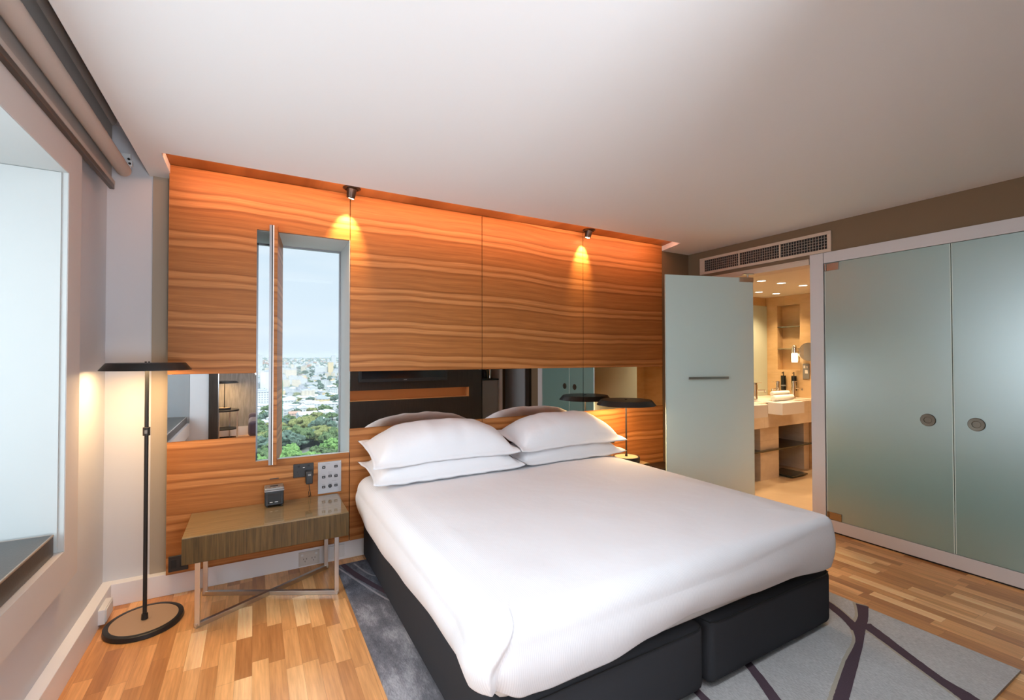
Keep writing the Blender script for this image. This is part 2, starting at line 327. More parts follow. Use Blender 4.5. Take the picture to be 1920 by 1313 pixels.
# window reveal and pane in the back wall
w2 = thing('window_2', None, None, (.297, 3.74, .757), kind='structure')
obj('window_reveal', B().box(.000, .0125, 3.366, 3.80, .758, 2.236).box(.5815, .594, 3.366, 3.80, .758, 2.236).box(.0, .594, 3.366, 3.80, 2.236, 2.249).box(.000, .0125, 3.366, 3.80, .65, .758).box(.5815, .594, 3.366, 3.80, .65, .758), 'jamb', w2)
_sl = B(); _v = [_sl.b.verts.new(p) for x_ in (.0126, .5814) for p in ((x_, 3.339, .7575), (x_, 3.366, .7575), (x_, 3.80, .660), (x_, 3.80, .648), (x_, 3.366, .74), (x_, 3.339, .7565))]
for q_ in ((0, 1, 7, 6), (1, 2, 8, 7), (2, 3, 9, 8), (3, 4, 10, 9), (4, 5, 11, 10), (5, 0, 6, 11), (0, 5, 4, 3, 2, 1), (6, 7, 8, 9, 10, 11)): _sl.b.faces.new([_v[i] for i in q_])
obj('window_sill', _sl, 'jamb', w2)
obj('window_frame', B().box(.012, .024, 3.74, 3.765, .674, 2.237).box(.572, .582, 3.735, 3.765, .674, 2.237).box(.012, .582, 3.74, 3.765, 2.225, 2.237).box(.012, .582, 3.74, 3.765, .672, .682), 'alu', w2)
obj('window_pane', B().box(.02, .575, 3.75, 3.756, .680, 2.23), 'glass', w2)
# left wall with the bay
st('wall_left', B().box(-.85, -.75, 2.80, 3.47, 0, 2.8).box(-.85, -.75, -.3, 2.80, 0, .42).box(-.85, -.75, -.3, 2.80, 2.34, 2.8).box(-.85, -.75, -3.1, -.3, 0, 2.8), 'wall')
st('trim_3', B().box(-.80, -.70, 2.65, 2.816, .438, 2.44).box(-.80, -.70, -.30, 2.65, .438, .592).box(-.80, -.70, -.3, 2.65, 2.215, 2.44).box(-.80, -.70, -.42, -.3, .438, 2.44), 'casing')
st('trim_4', B().box(-1.62, -.7025, 2.648, 2.70, .5925, 2.2145).box(-1.62, -.7025, -.35, 2.70, 2.2135, 2.26), 'jamb')
st('trim_10', B().box(-1.62, -.7025, -.35, -.298, .5925, 2.213), 'gdoor')
st('trim_5', B().box(-1.62, -.80, -.299, 2.648, .54, .5915), 'casing')
st('trim_6', B().box(-1.30, -.722, 2.642, 2.6475, .593, 2.212), 'jamb', .001)   # lining board of the jamb
w1 = thing('window_1', None, None, (-1.5, 1.2, .6), kind='structure')
obj('window_frame', B().box(-1.53, -1.47, -.3, 2.65, .592, .65).box(-1.53, -1.47, -.3, 2.65, 2.16, 2.215).box(-1.53, -1.47, -.3, -.25, .6, 2.2).box(-1.53, -1.47, 2.6, 2.65, .6, 2.2).box(-1.53, -1.47, 1.15, 1.2, .6, 2.2), 'alu', w1)
obj('window_pane', B().box(-1.503, -1.497, -.25, 2.6, .65, 2.16), 'glass', w1)
# skirting boards
st('baseboard_back', B().box(-.75, 3.66, 3.40, 3.461, 0, .127), 'skirt', .003)
st('baseboard_left', B().box(-.751, -.70, -.3, 3.455, 0, .128), 'skirt', .003)
# right wall: over and beside the bathroom opening
st('wall_right', B().box(4.07, 4.20, 3.0, 3.37, 0, 2.8).box(4.07, 4.20, -.9, 3.0, 2.205, 2.8).box(4.10, 4.20, -.9, 2.02, 0, 2.21).box(4.07, 4.20, -.9, .38, 0, 2.21), 'tan')
st('trim_7', B().box(4.045, 4.215, 2.11, 3.00, 2.185, 2.222).box(4.04, 4.069, 2.11, 3.1, 2.222, 2.232), 'vent')   # door head
# behind the camera
st('wall_front_pier', B().box(-.75, -.50, -.42, -.30, 0, 2.8), 'wall')
st('trim_8', B().box(-.50, -.40, -.46, -.28, 0, CZ), 'dark')
st('wall_front_partition', B().box(.95, 3.28, -.30, -.15, .93, CZ).box(.95, 3.28, -.30, -.15, 0, .776).box(3.05, 3.28, -.3, -.15, .776, .93).box(.95, 3.05, -.36, -.30, .70, 1.0).box(.95, 1.0, -.3, -.15, .776, .93), 'dark')
st('wall_front_sitting', B().box(-.85, 3.3, -3.06, -3.0, 0, 2.8), 'walls')
st('wall_front_pantry', B().box(3.28, 4.1, -.98, -.92, 0, 2.8).box(3.20, 3.28, -3.0, -.30, 0, 2.8), 'wall')
st('baseboard_front', B().box(-.75, 3.2, -3.0, -2.98, 0, .16), 'skirt')
st('trim_9', B().box(4.02, 4.069, .02, .13, 0, CZ), 'dark')
d1 = thing('door_1', None, None, (4.05, -.3, 0), kind='structure')
obj('door_panel', B().box(4.03, 4.069, -.72, -.02, 0, 2.1), 'gdoor', d1)

# ------------------------------------------------------------------ wood panelling with mirror strips
PF, PB, MZ0, MZ1, PT = 3.34, 3.365, .918, 1.318, 2.56
def panel(x0, x1, label, hole=None):
    t = thing('wall_panel', label, 'wall panel', ((x0+x1)/2, 3.35, .143), 'wood panels behind the bed')
    g = .0025
    if hole is None:
        obj('upper_board', B().box(x0+g, x1-g, PF, PB, MZ1, PT), 'ven', t, .0015)
        obj('lower_board', B().box(x0+g, x1-g, PF, PB, .143, MZ0), 'ven', t, .0015)
        obj('mirror_strip', B().box(x0+g, x1-g, PF+.004, PB-.004, MZ0+.001, MZ1-.001), 'mirror', t, label='mirror strip between the boards')
    else:
        h0, h1, z0, z1 = hole
        m = B().box(x0+g, h0, PF, PB, MZ1, z1).box(x0+g, x1-g, PF, PB, z1, PT)
        obj('upper_board', m, 'ven', t)
        obj('lower_board', B().box(x0+g, h0, PF, PB, .143, MZ0).box(h0, x1-g, PF, PB, .143, z0), 'ven', t)
        obj('mirror_strip', B().box(x0+g, h0, PF+.004, PB-.004, MZ0+.001, MZ1-.001), 'mirror', t, label='mirror strip between the boards')
    obj('frame_batten', B().box(x0+.02, (hole[0]-.02 if hole else x1-.02), PB, 3.40, .16, 2.5).box(x0+.02, x1-.02, PB, 3.40, 2.30, 2.5), 'dark', t)
panel(-.445, .582, 'walnut veneered wall panel cut out around the tall window, with a short mirror strip', (.012, .582, .757, 2.237))
panel(.582, 1.606, 'walnut veneered wall panel right of the window, its mirror strip reflecting the television')
panel(1.606, 2.634, 'walnut veneered wall panel behind the right pillows, its mirror strip reflecting the closet doors')
panel(2.634, 3.66, 'walnut veneered wall panel at the right end, behind the black table lamp')

# ------------------------------------------------------------------ pivoting wooden shutter in the window
t = thing('window_shutter', 'narrow wooden shutter standing open edge-on in the tall window', 'shutter', (.13, 3.30, .745))
ya, yb = 3.285, 3.725
def sh(dx0, dx1, y0=ya, y1=yb, z0=.735, z1=2.262):
    xa, xb = .098, .150
    f = lambda y: xa+(xb-xa)*(y-ya)/(yb-ya)
    return B().prism([(f(y0)+dx0, y0), (f(y0)+dx1, y0), (f(y1)+dx1, y1), (f(y1)+dx0, y1)], z0, z1)
obj('leaf', sh(.010, .030), 'ven', t); obj('outer_face', sh(-.016, -.002), 'alu', t, label='brushed aluminium outer face')
obj('gasket', sh(-.002, .004, ya-.001), 'gasket', t, label='black rubber gasket'); obj('white_edge', sh(.004, .010, ya-.0015), 'lipw', t, label='white edge strip')
obj('stay', B().bar((.085, 3.60, .80), (.100, 3.32, .76), .004), 'gasket', t, label='thin black stay')
obj('green_seal', B().box(.181, .184, 3.720, 3.724, .95, 1.25), 'green', t, label='green seal strip')

# ------------------------------------------------------------------ cove spotlights
def spot(x, y, label):
    t = thing('spotlight', label, 'spotlight', (x, y, 2.563), 'cove spotlights')
    obj('trim_ring', B().lathe([(.030, 0), (.056, 0), (.058, -.006), (.046, -.012), (.040, -.006), (.03, -.006), (.030, 0)], (x, y, 2.563)), 'bronze', t, smooth=True)
    obj('lamp_head', B().cyl((x, y, 2.56), (x-.004, y+.018, 2.498), .034, .027), 'bronze', t, .003)
    obj('bulb', B().cyl((x-.004, y+.018, 2.4985), (x-.0045, y+.0185, 2.4965), .020), 'bulb', t)
    o = light('spotlight_beam', 'SPOT', (x-.005, y+.02, 2.49), 34, (1, .66, .28), aim=(-.04, .50, -1), spot_size=math.radians(58), spot_blend=.8, shadow_soft_size=.012); o.location -= Vector(t.location); o.parent = t
spot(.57, 3.215, 'small black spotlight in the cove, the one nearer the window'); spot(2.63, 3.245, 'small black spotlight in the cove, the one farther from the window')

# ------------------------------------------------------------------ roller blinds in the ceiling pocket
t = thing('roller_blind', 'rolled-up beige roller blind tube in the ceiling pocket', 'roller blind', (-.637, 3.28, 2.46))
obj('fabric_roll', B().cyl((-.637, -2.6, 2.46), (-.637, 3.27, 2.46), .034, seg=40), 'blind', t, .006)
obj('bracket', B().box(-.66, -.61, 3.275, 3.285, 2.45, 2.56).box(-.63, -.60, 3.26, 3.285, 2.49, 2.52), 'white', t, label='white end bracket')
obj('bracket_screw', B().cyl((-.615, 3.262, 2.525), (-.615, 3.255, 2.525), .006, seg=12).cyl((-.61, 3.258, 2.50), (-.61, 3.252, 2.50), .006, seg=12), 'black', t)
t = thing('roller_blind', 'grey blind hanging a hand wide above the bay, with a dark bottom rail', 'roller blind', (-.69, 3.28, 2.37))
obj('fabric', B().box(-.694, -.690, -2.6, 3.27, 2.395, 2.72), 'blind2', t)
obj('fabric_roll', B().cyl((-.70, -2.6, 2.73), (-.70, 3.27, 2.73), .03), 'blind2', t)
obj('bottom_rail', B().box(-.703, -.681, -2.6, 3.29, 2.352, 2.378), 'rail', t, .003, label='dark bronze bottom rail')
obj('rail_cover', B().box(-.702, -.680, -2.6, 3.295, 2.379, 2.400), 'blind', t, .002, label='beige covered upper rail')

# ------------------------------------------------------------------ window seat cushion
t = thing('seat_cushion', 'dark leather seat cushion with pale piping on the window sill', 'cushion', (-1.05, 1.2, .592))
def cush(u, v):
    a = 2*PI*u
    return None
m_ = B().box(-1.36, -.724, -.25, 2.615, .592, .680)
bmesh.ops.subdivide_edges(m_.b, edges=m_.b.edges[:], cuts=14, use_grid_fill=True)
for v in m_.b.verts:
    ex = min(v.co.x+1.36, -.724-v.co.x); ey = min(v.co.y+.25, 2.615-v.co.y)
    if v.co.z > .66: v.co.z += .020*(1-math.exp(-ex/.12))*(1-math.exp(-ey/.25))
obj('cushion_body', m_, 'leather', t, .012)
rr = .012
pp = []
for cx, cy, a0 in ((-.724-rr, 2.615-rr, 0), (-1.36+rr, 2.615-rr, 90), (-1.36+rr, -.25+rr, 180), (-.724-rr, -.25+rr, 270)):
    for k in range(6):
        a = math.radians(a0+k*18); pp.append((cx+(rr-.001)*math.cos(a), cy+(rr-.001)*math.sin(a), .6775))
obj('piping', B().tube(pp+[pp[0]], .0045), 'pipe', t, smooth='all')

# ------------------------------------------------------------------ floor lamp
def shade_profile(r, h):  # shallow metal dish, open underneath
    return [(.0, h), (r*.80, h), (r*.86, h*.97), (r*.985, .006), (r, 0), (r*.97, 0), (r*.84, h*.86), (.0, h*.86)]
def metal_lamp(name, label, x, y, z0, zs, r, rb, hb, hs, pr, power, cat, oval=1.0, collar=True):
    t = thing(name, label, cat, (x, y, z0))
    pf = [(a, b) for a, b in shade_profile(r, hs)]
    pf[0] = (.001, hs); pf[-1] = (.001, hs*.86)
    s_ = obj('lamp_shade', B().lathe(pf, (x, y, zs), 72), 'black', t, smooth=True)
    obj('diffuser', B().cyl((x, y, zs+.004), (x, y, zs+.008), r*.93, seg=64), 'lamp', t, label='glowing warm diffuser')
    obj('finial', B().cyl((x-.006, y, zs+hs), (x-.006, y, zs+hs+.007), .005, seg=16).cyl((x+.008, y, zs+hs), (x+.008, y, zs+hs+.007), .004, seg=16), 'black', t)
    obj('pole', B().cyl((x, y, z0+hb), (x, y, zs+.004), pr, seg=24), 'black', t, smooth=True)
    obj('pole_foot', B().cyl((x, y, z0+hb), (x, y, z0+hb+pr*3), pr*1.7, pr*1.5, seg=24), 'black', t, .001)
    if collar:
        obj('collar', B().cyl((x, y, 1.0), (x, y, 1.045), .0165, seg=24), 'black', t, .002)
        obj('collar_label', B().box(x-.006, x+.006, y-.0175, y-.0160, 1.012, 1.030), 'key', t)
    b_ = obj('base', B().lathe([(.001, 0), (rb*.98, 0), (rb, hb*.2), (rb*.985, hb*.9), (rb*.96, hb), (rb*.86, hb), (rb*.855, hb*.93), (.001, hb*.93)], (x, y, z0), 72, sy=oval), 'black', t, smooth=True)
    obj('base_inlay', B().lathe([(.001, hb*.6), (rb*.85, hb*.6), (rb*.85, hb*.96), (.001, hb*.96)], (x, y, z0), 64, sy=oval), 'oak', b_, label='round oak inlay')
    o = light('lamp_light', 'AREA', (x, y, zs+.0035), power, (1, .61, .28), r*1.7, aim=(0, 0, -1), shape='DISK'); o.location -= Vector(t.location); o.parent = t
    return t
metal_lamp('floor_lamp', 'tall black floor lamp with a flat dish shade, lit, beside the bedside table', -.50, 3.105, 0, 1.350, .198, .172, .026, .040, .0095, 3.3, 'floor lamp', 1.05)

# ------------------------------------------------------------------ bedside table (copied to the far side of the bed)
def bedside(x0, x1, y0, y1, zt, label):
    t = thing('bedside_table', label, 'bedside table', ((x0+x1)/2, (y0+y1)/2, 0), 'pair of bedside tables')
    obj('table_box', B().box(x0, x1, y0, y1, .345, zt-.010), 'zeb', t, .0015)
    obj('table_top', B().box(x0+.001, x1-.001, y0+.001, y1-.001, zt-.0095, zt-.006), 'glosswood', t)
    obj('glass_sheet', B().box(x0-.001, x1+.001, y0-.001, y1, zt-.0058, zt), 'topglass', t, label='glossy glass sheet with a dark edge')
    w = .024
    for a, b, zz in (((x0+.068, y0+.025), (x1-.075, y1-.03), .0), ((x0+.075, y1-.04), (x1-.065, y0+.005+.022), .0)):
        a3, b3 = Vector((a[0], a[1], w/2)), Vector((b[0], b[1], w/2)); d = (b3-a3).normalized()
        q = B().bar(a3-d*w/2, b3+d*w/2, w).bar((a[0], a[1], w*.4), (a[0], a[1], .345), w).bar((b[0], b[1], w*.4), (b[0], b[1], .345), w)
        obj('leg_frame', q, 'steel', t, .001)
    return t
gm = glass('table_glass', (.97, .985, .97)); 
for n_ in gm.node_tree.nodes:
    if n_.type == 'FRESNEL': n_.inputs[0].default_value = 1.6
MT['topglass'] = gm
bt = bedside(-.32, .503, 2.90, 3.337, .49, 'olive-brown veneered bedside table on crossed steel legs, under the window')
b2 = bedside(2.665, 3.03, 2.92, 3.337, .49, 'small olive-brown bedside table mostly hidden behind the right side of the bed')
setp(obj('storage_box', B().box(3.40, 3.655, 3.12, 3.338, 0, .345), 'dark', bevel=.004), 'low dark box on the floor against the wood panel, behind the open glass door', 'box')
metal_lamp('table_lamp', 'black table lamp with a flat dish shade standing right of the bed', 2.885, 3.055, .49, .990, .258, .118, .045, .045, .007, 4.0, 'table lamp', collar=False)

# ------------------------------------------------------------------ alarm clock, sockets, switch panel
t = thing('alarm_clock', 'small black box alarm clock on the glass bedside table top', 'clock', (.115, 3.27, .49))
cx, cy = .115, 3.265
obj('clock_body', B().box(cx-.053, cx+.053, cy-.048, cy+.048, .496, .588), 'plast', t, .008)
tp = obj('clock_top', B().box(cx-.055, cx+.055, cy-.050, cy+.050, .588, .606), 'key', t, .007, label='grey control top')
obj('snooze_bar', B().box(cx-.022, cx+.022, cy-.012, cy+.006, .605, .609), 'plast', tp, .001)
for k in range(4): obj('button', B().cyl((cx-.036+k*.024, cy-.030, .605), (cx-.036+k*.024, cy-.030, .608), .0055, seg=16), 'plate', tp)
obj('clock_rim', B().box(cx-.0555, cx+.0555, cy-.0505, cy+.0505, .584, .590), 'plate', t, .002)
obj('clock_face', B().box(cx-.036, cx+.036, cy-.0505, cy-.047, .510, .572), 'display', t, .001)
obj('face_marking', B().box(cx-.026, cx-.010, cy-.0512, cy-.0500, .517, .520).box(cx+.002, cx+.020, cy-.0512, cy-.0500, .517, .520), 'white', t)
for sx in (-1, 1):
    for sy in (-1, 1): obj('foot', B().cyl((cx+sx*.04, cy+sy*.035, .49), (cx+sx*.04, cy+sy*.035, .498), .006, seg=12), 'plast', t)
t = setp(obj('wall_slot', B().box(.092, .144, 3.3375, 3.341, .632, .637), 'plast'), 'thin black slot in the wood panel above the alarm clock', 'slot')

t = thing('power_socket', 'black double power socket on the wood panel under the window', 'power socket', (.29, 3.34, .67))
obj('socket_plate', B().box(.229, .352, 3.332, 3.342, .624, .712), 'plast', t, .002)
obj('usb_port', B().box(.286, .297, 3.3305, 3.333, .684, .689), 'white', t, label='pale usb port')
for k in (-1, 1):
    for dx, dz in ((-.008, .006), (.008, .006), (0, -.012)): obj('pin_hole', B().box(.29+k*.030+dx-.0015, .29+k*.030+dx+.0015, 3.3310, 3.333, .655+dz-.005, .655+dz+.005), 'gasket', t)
    obj('rocker', B().box(.29+k*.030-.007, .29+k*.030+.007, 3.3295, 3.333, .690, .702), 'gasket', t, .0008)
t = thing('power_adapter', 'black plug-in power adapter with a thin cord in the black socket', 'adapter', (.32, 3.31, .64))
obj('adapter_body', B().box(.300, .342, 3.275, 3.331, .585, .668), 'plast', t, .006)
obj('adapter_label', B().box(.312, .330, 3.2745, 3.2755, .640, .652), 'key', t)
obj('cord', B().tube([(.321, 3.30, .587), (.321, 3.298, .568), (.325, 3.297, .545), (.329, 3.296, .52), (.332, 3.300, .502), (.330, 3.312, .495), (.32, 3.325, .494)], .0022).tube([(.325, 3.300, .545), (.319, 3.305, .53), (.320, 3.312, .51), (.325, 3.318, .496)], .0018), 'black', t, smooth='all')

t = thing('switch_panel', 'brushed aluminium switch panel with black buttons beside the black socket', 'switch panel', (.454, 3.34, .60))
obj('switch_plate', B().box(.379, .527, 3.3335, 3.341, .496, .708), 'plate', t, .001)
def sbtn(x, z):
    b = obj('switch_button', B().box(x-.0105, x+.0105, 3.3295, 3.334, z-.0085, z+.0085), 'plast', t, .002)
    obj('button_light', B().box(x-.004, x+.004, 3.3285, 3.3298, z-.002, z+.002), 'plate', b)
    obj('legend', B().box(x-.009, x+.009, 3.3330, 3.3336, z+.014, z+.016), 'key', t)
for x, z in ((.415, .672), (.493, .672), (.415, .607), (.455, .610), (.493, .607), (.415, .540), (.493, .543)): sbtn(x, z)
obj('dial', B().cyl((.455, 3.3335, .543), (.455, 3.322, .543), .0125, .011, seg=32), 'plast', t, .001)
obj('dial_arc', B().tube([(.455+.017*math.cos(a), 3.333, .543+.017*math.sin(a)) for a in [math.radians(40+k*12) for k in range(9)]], .0008, 6), 'key', t)
for x, z in ((.44, .694), (.455, .636), (.48, .575)): obj('legend', B().box(x-.014, x+.014, 3.3330, 3.3336, z-.001, z+.001), 'key', t)
for x, z in ((.519, .700), (.519, .535), (.387, .700)): obj('screw', B().cyl((x, 3.3335, z), (x, 3.3325, z), .003, seg=12), 'chrome', t)

t = thing('power_socket', 'black socket plate low on the wood panel behind the floor lamp', 'power socket', (-.392, 3.34, .2))
obj('socket_plate', B().box(-.430, -.335, 3.332, 3.342, .160, .250), 'plast', t, .002)
for k in (-1, 1): obj('socket_insert', B().box(-.3825+k*.022-.014, -.3825+k*.022+.014, 3.3305, 3.333, .18, .23), 'gasket', t, .001)
t = thing('power_socket', 'black socket on the wood panel behind the right pillows', 'power socket', (2.94, 3.34, .63))
obj('socket_plate', B().box(2.88, 3.0, 3.332, 3.342, .60, .648), 'plast', t, .002); obj('rocker', B().box(2.96, 2.975, 3.330, 3.333, .612, .636), 'gasket', t)

t = thing('power_socket', 'cream double socket on the skirting board under the bedside table', 'power socket', (.333, 3.40, .06))
pl = obj('socket_plate', B().box(.268, .398, 3.392, 3.401, .012, .104), 'cream', t, .002)
obj('socket_face', B().box(.276, .390, 3.389, 3.393, .022, .096), 'cream', t, .002)
for k in (-1, 1):
    for dx, dz, w in ((-.009, .006, 1), (.009, .006, 1), (0, -.010, 1)): obj('pin_hole', B().box(.333+k*.026+dx-.0015, .333+k*.026+dx+.0015, 3.388, 3.3895, .052+dz-.005, .052+dz+.005), 'gasket', t)
    obj('rocker', B().box(.333+k*.044-.007, .333+k*.044+.007, 3.3870, 3.3895, .078, .092), 'white', t, .0008)
setp(obj('blank_plate', B().box(.458, .560, 3.392, 3.401, .020, .108), 'white', bevel=.002), 'blank white cover plate on the skirting board beside the bed', 'cover plate')
t = thing('junction_box', 'small white box fixed to the left skirting board beside the floor lamp', 'junction box', (-.685, 3.26, .06))
obj('box_body', B().box(-.702, -.672, 3.15, 3.30, .022, .098), 'white', t, .003); obj('box_lid', B().box(-.673, -.668, 3.16, 3.29, .028, .092), 'white', t, .002)

# ------------------------------------------------------------------ rug
def ribbon(m, pts, z, w=1.0, dx=0, dy=0):
    L = []; R = []
    n = len(pts); P = []
    for i in range(n-1):      # Catmull-Rom resample
        p = [pts[max(i-1, 0)], pts[i], pts[i+1], pts[min(i+2, n-1)]]
        for k in range(8):
            t = k/8; P.append([.5*((2*p[1][c])+(-p[0][c]+p[2][c])*t+(2*p[0][c]-5*p[1][c]+4*p[2][c]-p[3][c])*t*t+(-p[0][c]+3*p[1][c]-3*p[2][c]+p[3][c])*t**3) for c in range(3)])
    P.append(list(pts[-1]))
    prev = None
    for i, p in enumerate(P):
        a, b = P[max(i-1, 0)], P[min(i+1, len(P)-1)]; d = Vector((b[0]-a[0], b[1]-a[1], 0)).normalized(); nn = Vector((-d.y, d.x, 0))
        h = (p[2]*w)*(1+.10*noise.noise(Vector((i*.7, z*900, 0)))); c = Vector((p[0]+dx, p[1]+dy, z))
        row = [m.b.verts.new(c+nn*h), m.b.verts.new(c-nn*h)]
        if prev: m.b.faces.new((prev[0], prev[1], row[1], row[0])).material_index = m.mi
        prev = row
rug = B()
rug.box(.49, 3.0, .686, 3.29, .0, .012)
bmesh.ops.subdivide_edges(rug.b, edges=rug.b.edges[:], cuts=10, use_grid_fill=True)
main = [(3.0, 1.30, .0284), (2.859, 1.236, .0216), (2.725, 1.196, .0255), (2.589, 1.137, .0156), (2.39, 1.08, .0225), (2.162, 1.01, .0246), (2.055, .976, .0256), (1.8, .90, .024), (1.5, .76, .02), (1.35, .69, .018)]
right = [(2.80, 1.205, .034), (2.754, 1.117, .030), (2.671, .967, .0253), (2.604, .839, .0256), (2.575, .76, .0353), (2.54, .69, .0403)]
left = [(2.95, 1.66, .022), (2.90, 1.53, .025), (2.863, 1.445, .0253), (2.829, 1.368, .0258), (2.761, 1.263, .0243), (2.70, 1.19, .030)]
cc = [(2.035, 1.413, .0181), (1.974, 1.308, .0206), (1.921, 1.212, .0225), (1.84, 1.082, .0247), (1.76, .95, .025)]
dd = [(1.646, 1.401, .0154), (1.63, 1.329, .018), (1.61, 1.228, .0184), (1.58, 1.1, .02), (1.50, .9, .02), (1.5, .77, .02)]
ee = [(.492, 3.25, .0050), (.51, 3.20, .006), (.593, 2.94, .0065), (.683, 2.682, .006), (.808, 2.453, .006)]
ff = [(.53, 3.285, .0200), (.586, 3.071, .0258), (.702, 2.761, .0200), (.807, 2.546, .017)]
gg = [(.60, 3.26, .006), (.66, 3.05, .006), (.75, 2.95, .006)]
rug.m(2); ribbon(rug, main, .0128, 1.15, .006, .014); ribbon(rug, right, .0126, 1.0, -.016, -.006); ribbon(rug, left, .0127, 1.0, .004, -.014)
rug.m(1)
for k_, p in enumerate((main, right, left, cc, dd)): ribbon(rug, p, .0134+k_*.00025)
rug.m(3); ribbon(rug, ee, .0136); ribbon(rug, gg, .0136)
rug.m(1); ribbon(rug, ff, .0130, .8)
setp(obj('rug', rug, ['rug', 'rugp', 'rugc', 'rugl']), 'grey rug with purple branching lines under the bed', 'rug')

# ------------------------------------------------------------------ bed
t = thing('bed', 'wide bed on two charcoal upholstered bases side by side', 'bed', (1.63, 2.3, .012))
for x0, x1 in ((.667, 1.640), (1.672, 2.632)):
    b = B().box(x0, x1, 1.278, 3.31, .03, .312); bmesh.ops.subdivide_edges(b.b, edges=b.b.edges[:], cuts=6, use_grid_fill=True)
    ob = obj('bed_base', b, 'base', t, label='charcoal fabric base')
    bv = ob.modifiers.new('bev', 'BEVEL'); bv.width = .035; bv.segments = 4; bv.limit_method = 'ANGLE'; bv.angle_limit = math.radians(50)
    for p in ob.data.polygons: p.use_smooth = True
    f = B()
    obj('base_seam', B().tube([(x0+.004, 1.33, .295), (x0+.010, 1.29, .295), (x0+.05, 1.2765, .295), (x1-.05, 1.2765, .295), (x1-.01, 1.29, .295)], .0022, 6), 'gasket', ob)
    for xx in (x0+.08, x1-.08):
        for yy in (1.38, 3.2): obj('castor', B().cyl((xx, yy, .012), (xx, yy, .034), .025, seg=20), 'black', t)
for k in range(3):                 # pleats of the base cover at its front left corner
    obj('pleat', B().tube([(.672+k*.012, 1.283-k*.001+.02*(2-k)/2, .30), (.676+k*.016, 1.277, .24), (.674+k*.02, 1.2755, .17)], .0035, 6), 'base', t)
b = B().box(.668, 2.622, 1.29, 3.31, .312, .575); obj('mattress', b, 'matt', t, .05)

# duvet: one draped cloth, rounded at the edges, hem following the photo
LX, RX, FY, HY, RC = .612, 2.612, 1.238, 3.325, .115
def interp(tab, v):
    if v <= tab[0][0]: return tab[0][1]
    for (a, fa), (b_, fb) in zip(tab, tab[1:]):
        if v <= b_: s = (v-a)/(b_-a); s = s*s*(3-2*s); return fa+(fb-fa)*s
    return tab[-1][1]
hemL = [(1.24, .385), (1.43, .378), (1.73, .386), (2.18, .356), (2.6, .335), (2.95, .335), (3.18, .372), (3.30, .44)]
hemF = [(.64, .385), (.75, .352), (.86, .343), (1.08, .345), (1.30, .372), (1.54, .396), (1.76, .388), (1.98, .372), (2.2, .372), (2.52, .345), (2.62, .35)]
per = []
def seg(p, q, n):
    for i in range(n): s = i/n; per.append((p[0]+(q[0]-p[0])*s, p[1]+(q[1]-p[1])*s))
def arc(c, a0, a1, n, R=None):
    for i in range(n): a = math.radians(a0+(a1-a0)*i/n); per.append((c[0]+(R or RC)*math.cos(a), c[1]+(R or RC)*math.sin(a)))
seg((LX, HY-RC), (LX, FY+RC+.2), 130); seg((LX, FY+RC+.2), (LX, FY+RC), 40); arc((LX+RC, FY+RC), 180, 270, 40); seg((LX+RC, FY), (LX+RC+.16, FY), 70); seg((LX+RC+.16, FY), (RX-.06, FY), 140); arc((RX-.06, FY+.06), 270, 360, 20, .06)
seg((RX, FY+.06), (RX, HY-RC), 90); arc((RX-RC, HY-RC), 0, 90, 10); seg((RX-RC, HY), (LX+RC, HY), 90); arc((LX+RC, HY-RC), 90, 180, 10)
dv = B(); NS, NA, NT = 30, 10, 30; rings = [[] for _ in range(NS+NA+NT)]
CX, CY, ZT = 1.61, 2.35, .600
def topz(x, y):
    ex = min(x-LX, RX-x); ey = y-FY; e_ = max(0, min(ex, ey, HY-y))
    return .016*(1-math.exp(-e_/.16)) + .012*noise.noise(Vector((x*1.6, y*1.3, 3))) + .004*noise.noise(Vector((x*5, y*4, 9)))
for i, (px_, py_) in enumerate(per):
    n_ = Vector((0, 0, 0)); a, b_ = per[i-1], per[(i+1) % len(per)]
    d = Vector((b_[0]-a[0], b_[1]-a[1], 0)).normalized(); n_ = Vector((d.y, -d.x, 0))   # outward
    if n_.dot(Vector((px_-CX, py_-CY, 0))) < 0: n_ = -n_
    left_side = px_ < LX+.02; front = py_ < FY+.02
    if left_side: zh = interp(hemL, py_)
    elif front or py_ < FY+RC: zh = interp(hemF, px_)
    else: zh = .36
    q = Vector((px_, py_, 0)); RR = .09-.045*max(0, min(1, (px_-1.8)/.6))
    for k in range(NS+NA):
        if k < NS:
            s = k/NS; z = zh+(ZT-RR-zh)*s
            off = .016*math.sin(PI*s)-.008*(1-s)
            off += .0045*noise.noise(Vector((px_*3.3, py_*3.3, s*1.4)))*(1-s*s)
            inw = 0
        else:
            th = (k-NS)/NA*PI/2; z = ZT-RR+RR*math.sin(th); inw = RR*(1-math.cos(th)); off = 0; s = 1
        # hospital-corner fold: the side cloth lies proud of the front cloth left of a slanting edge
        if py_ < FY+.25 and px_ < LX+.35:
            zrel = (z-.35)/(.25); edge = LX+.010+.105*max(0, zrel)**1.6
            u = px_-edge + (0 if py_ < FY+.03 else (FY-py_)*1.0)
            fold = .026/(1+math.exp(max(-40, min(40, u/.0035)))); off += fold*(1 if z < ZT-.01 else .3)*min(1, (FY+.25-py_)/.15)
            off -= .010*math.exp(-((u-.009)/.007)**2)
            if k < 3 and u > 0: z -= .0
        w_ = q+n_*(off-inw); w_.z = z
        pass
        rings[k].append(w_)
    for k in range(NT):
        s = (k+1)/(NT+.6); base = q-n_*RR; s2 = s**1.15
        w_ = base+(Vector((CX, CY, 0))-base)*s2; w_.z = 0; w_.z = ZT+topz(w_.x, w_.y)
        if k < 3: w_.z = ZT+(topz(w_.x, w_.y))*((k+1)/4)
        rings[NS+NA+k].append(w_)
vr = [[dv.b.verts.new(p) for p in r] for r in rings]
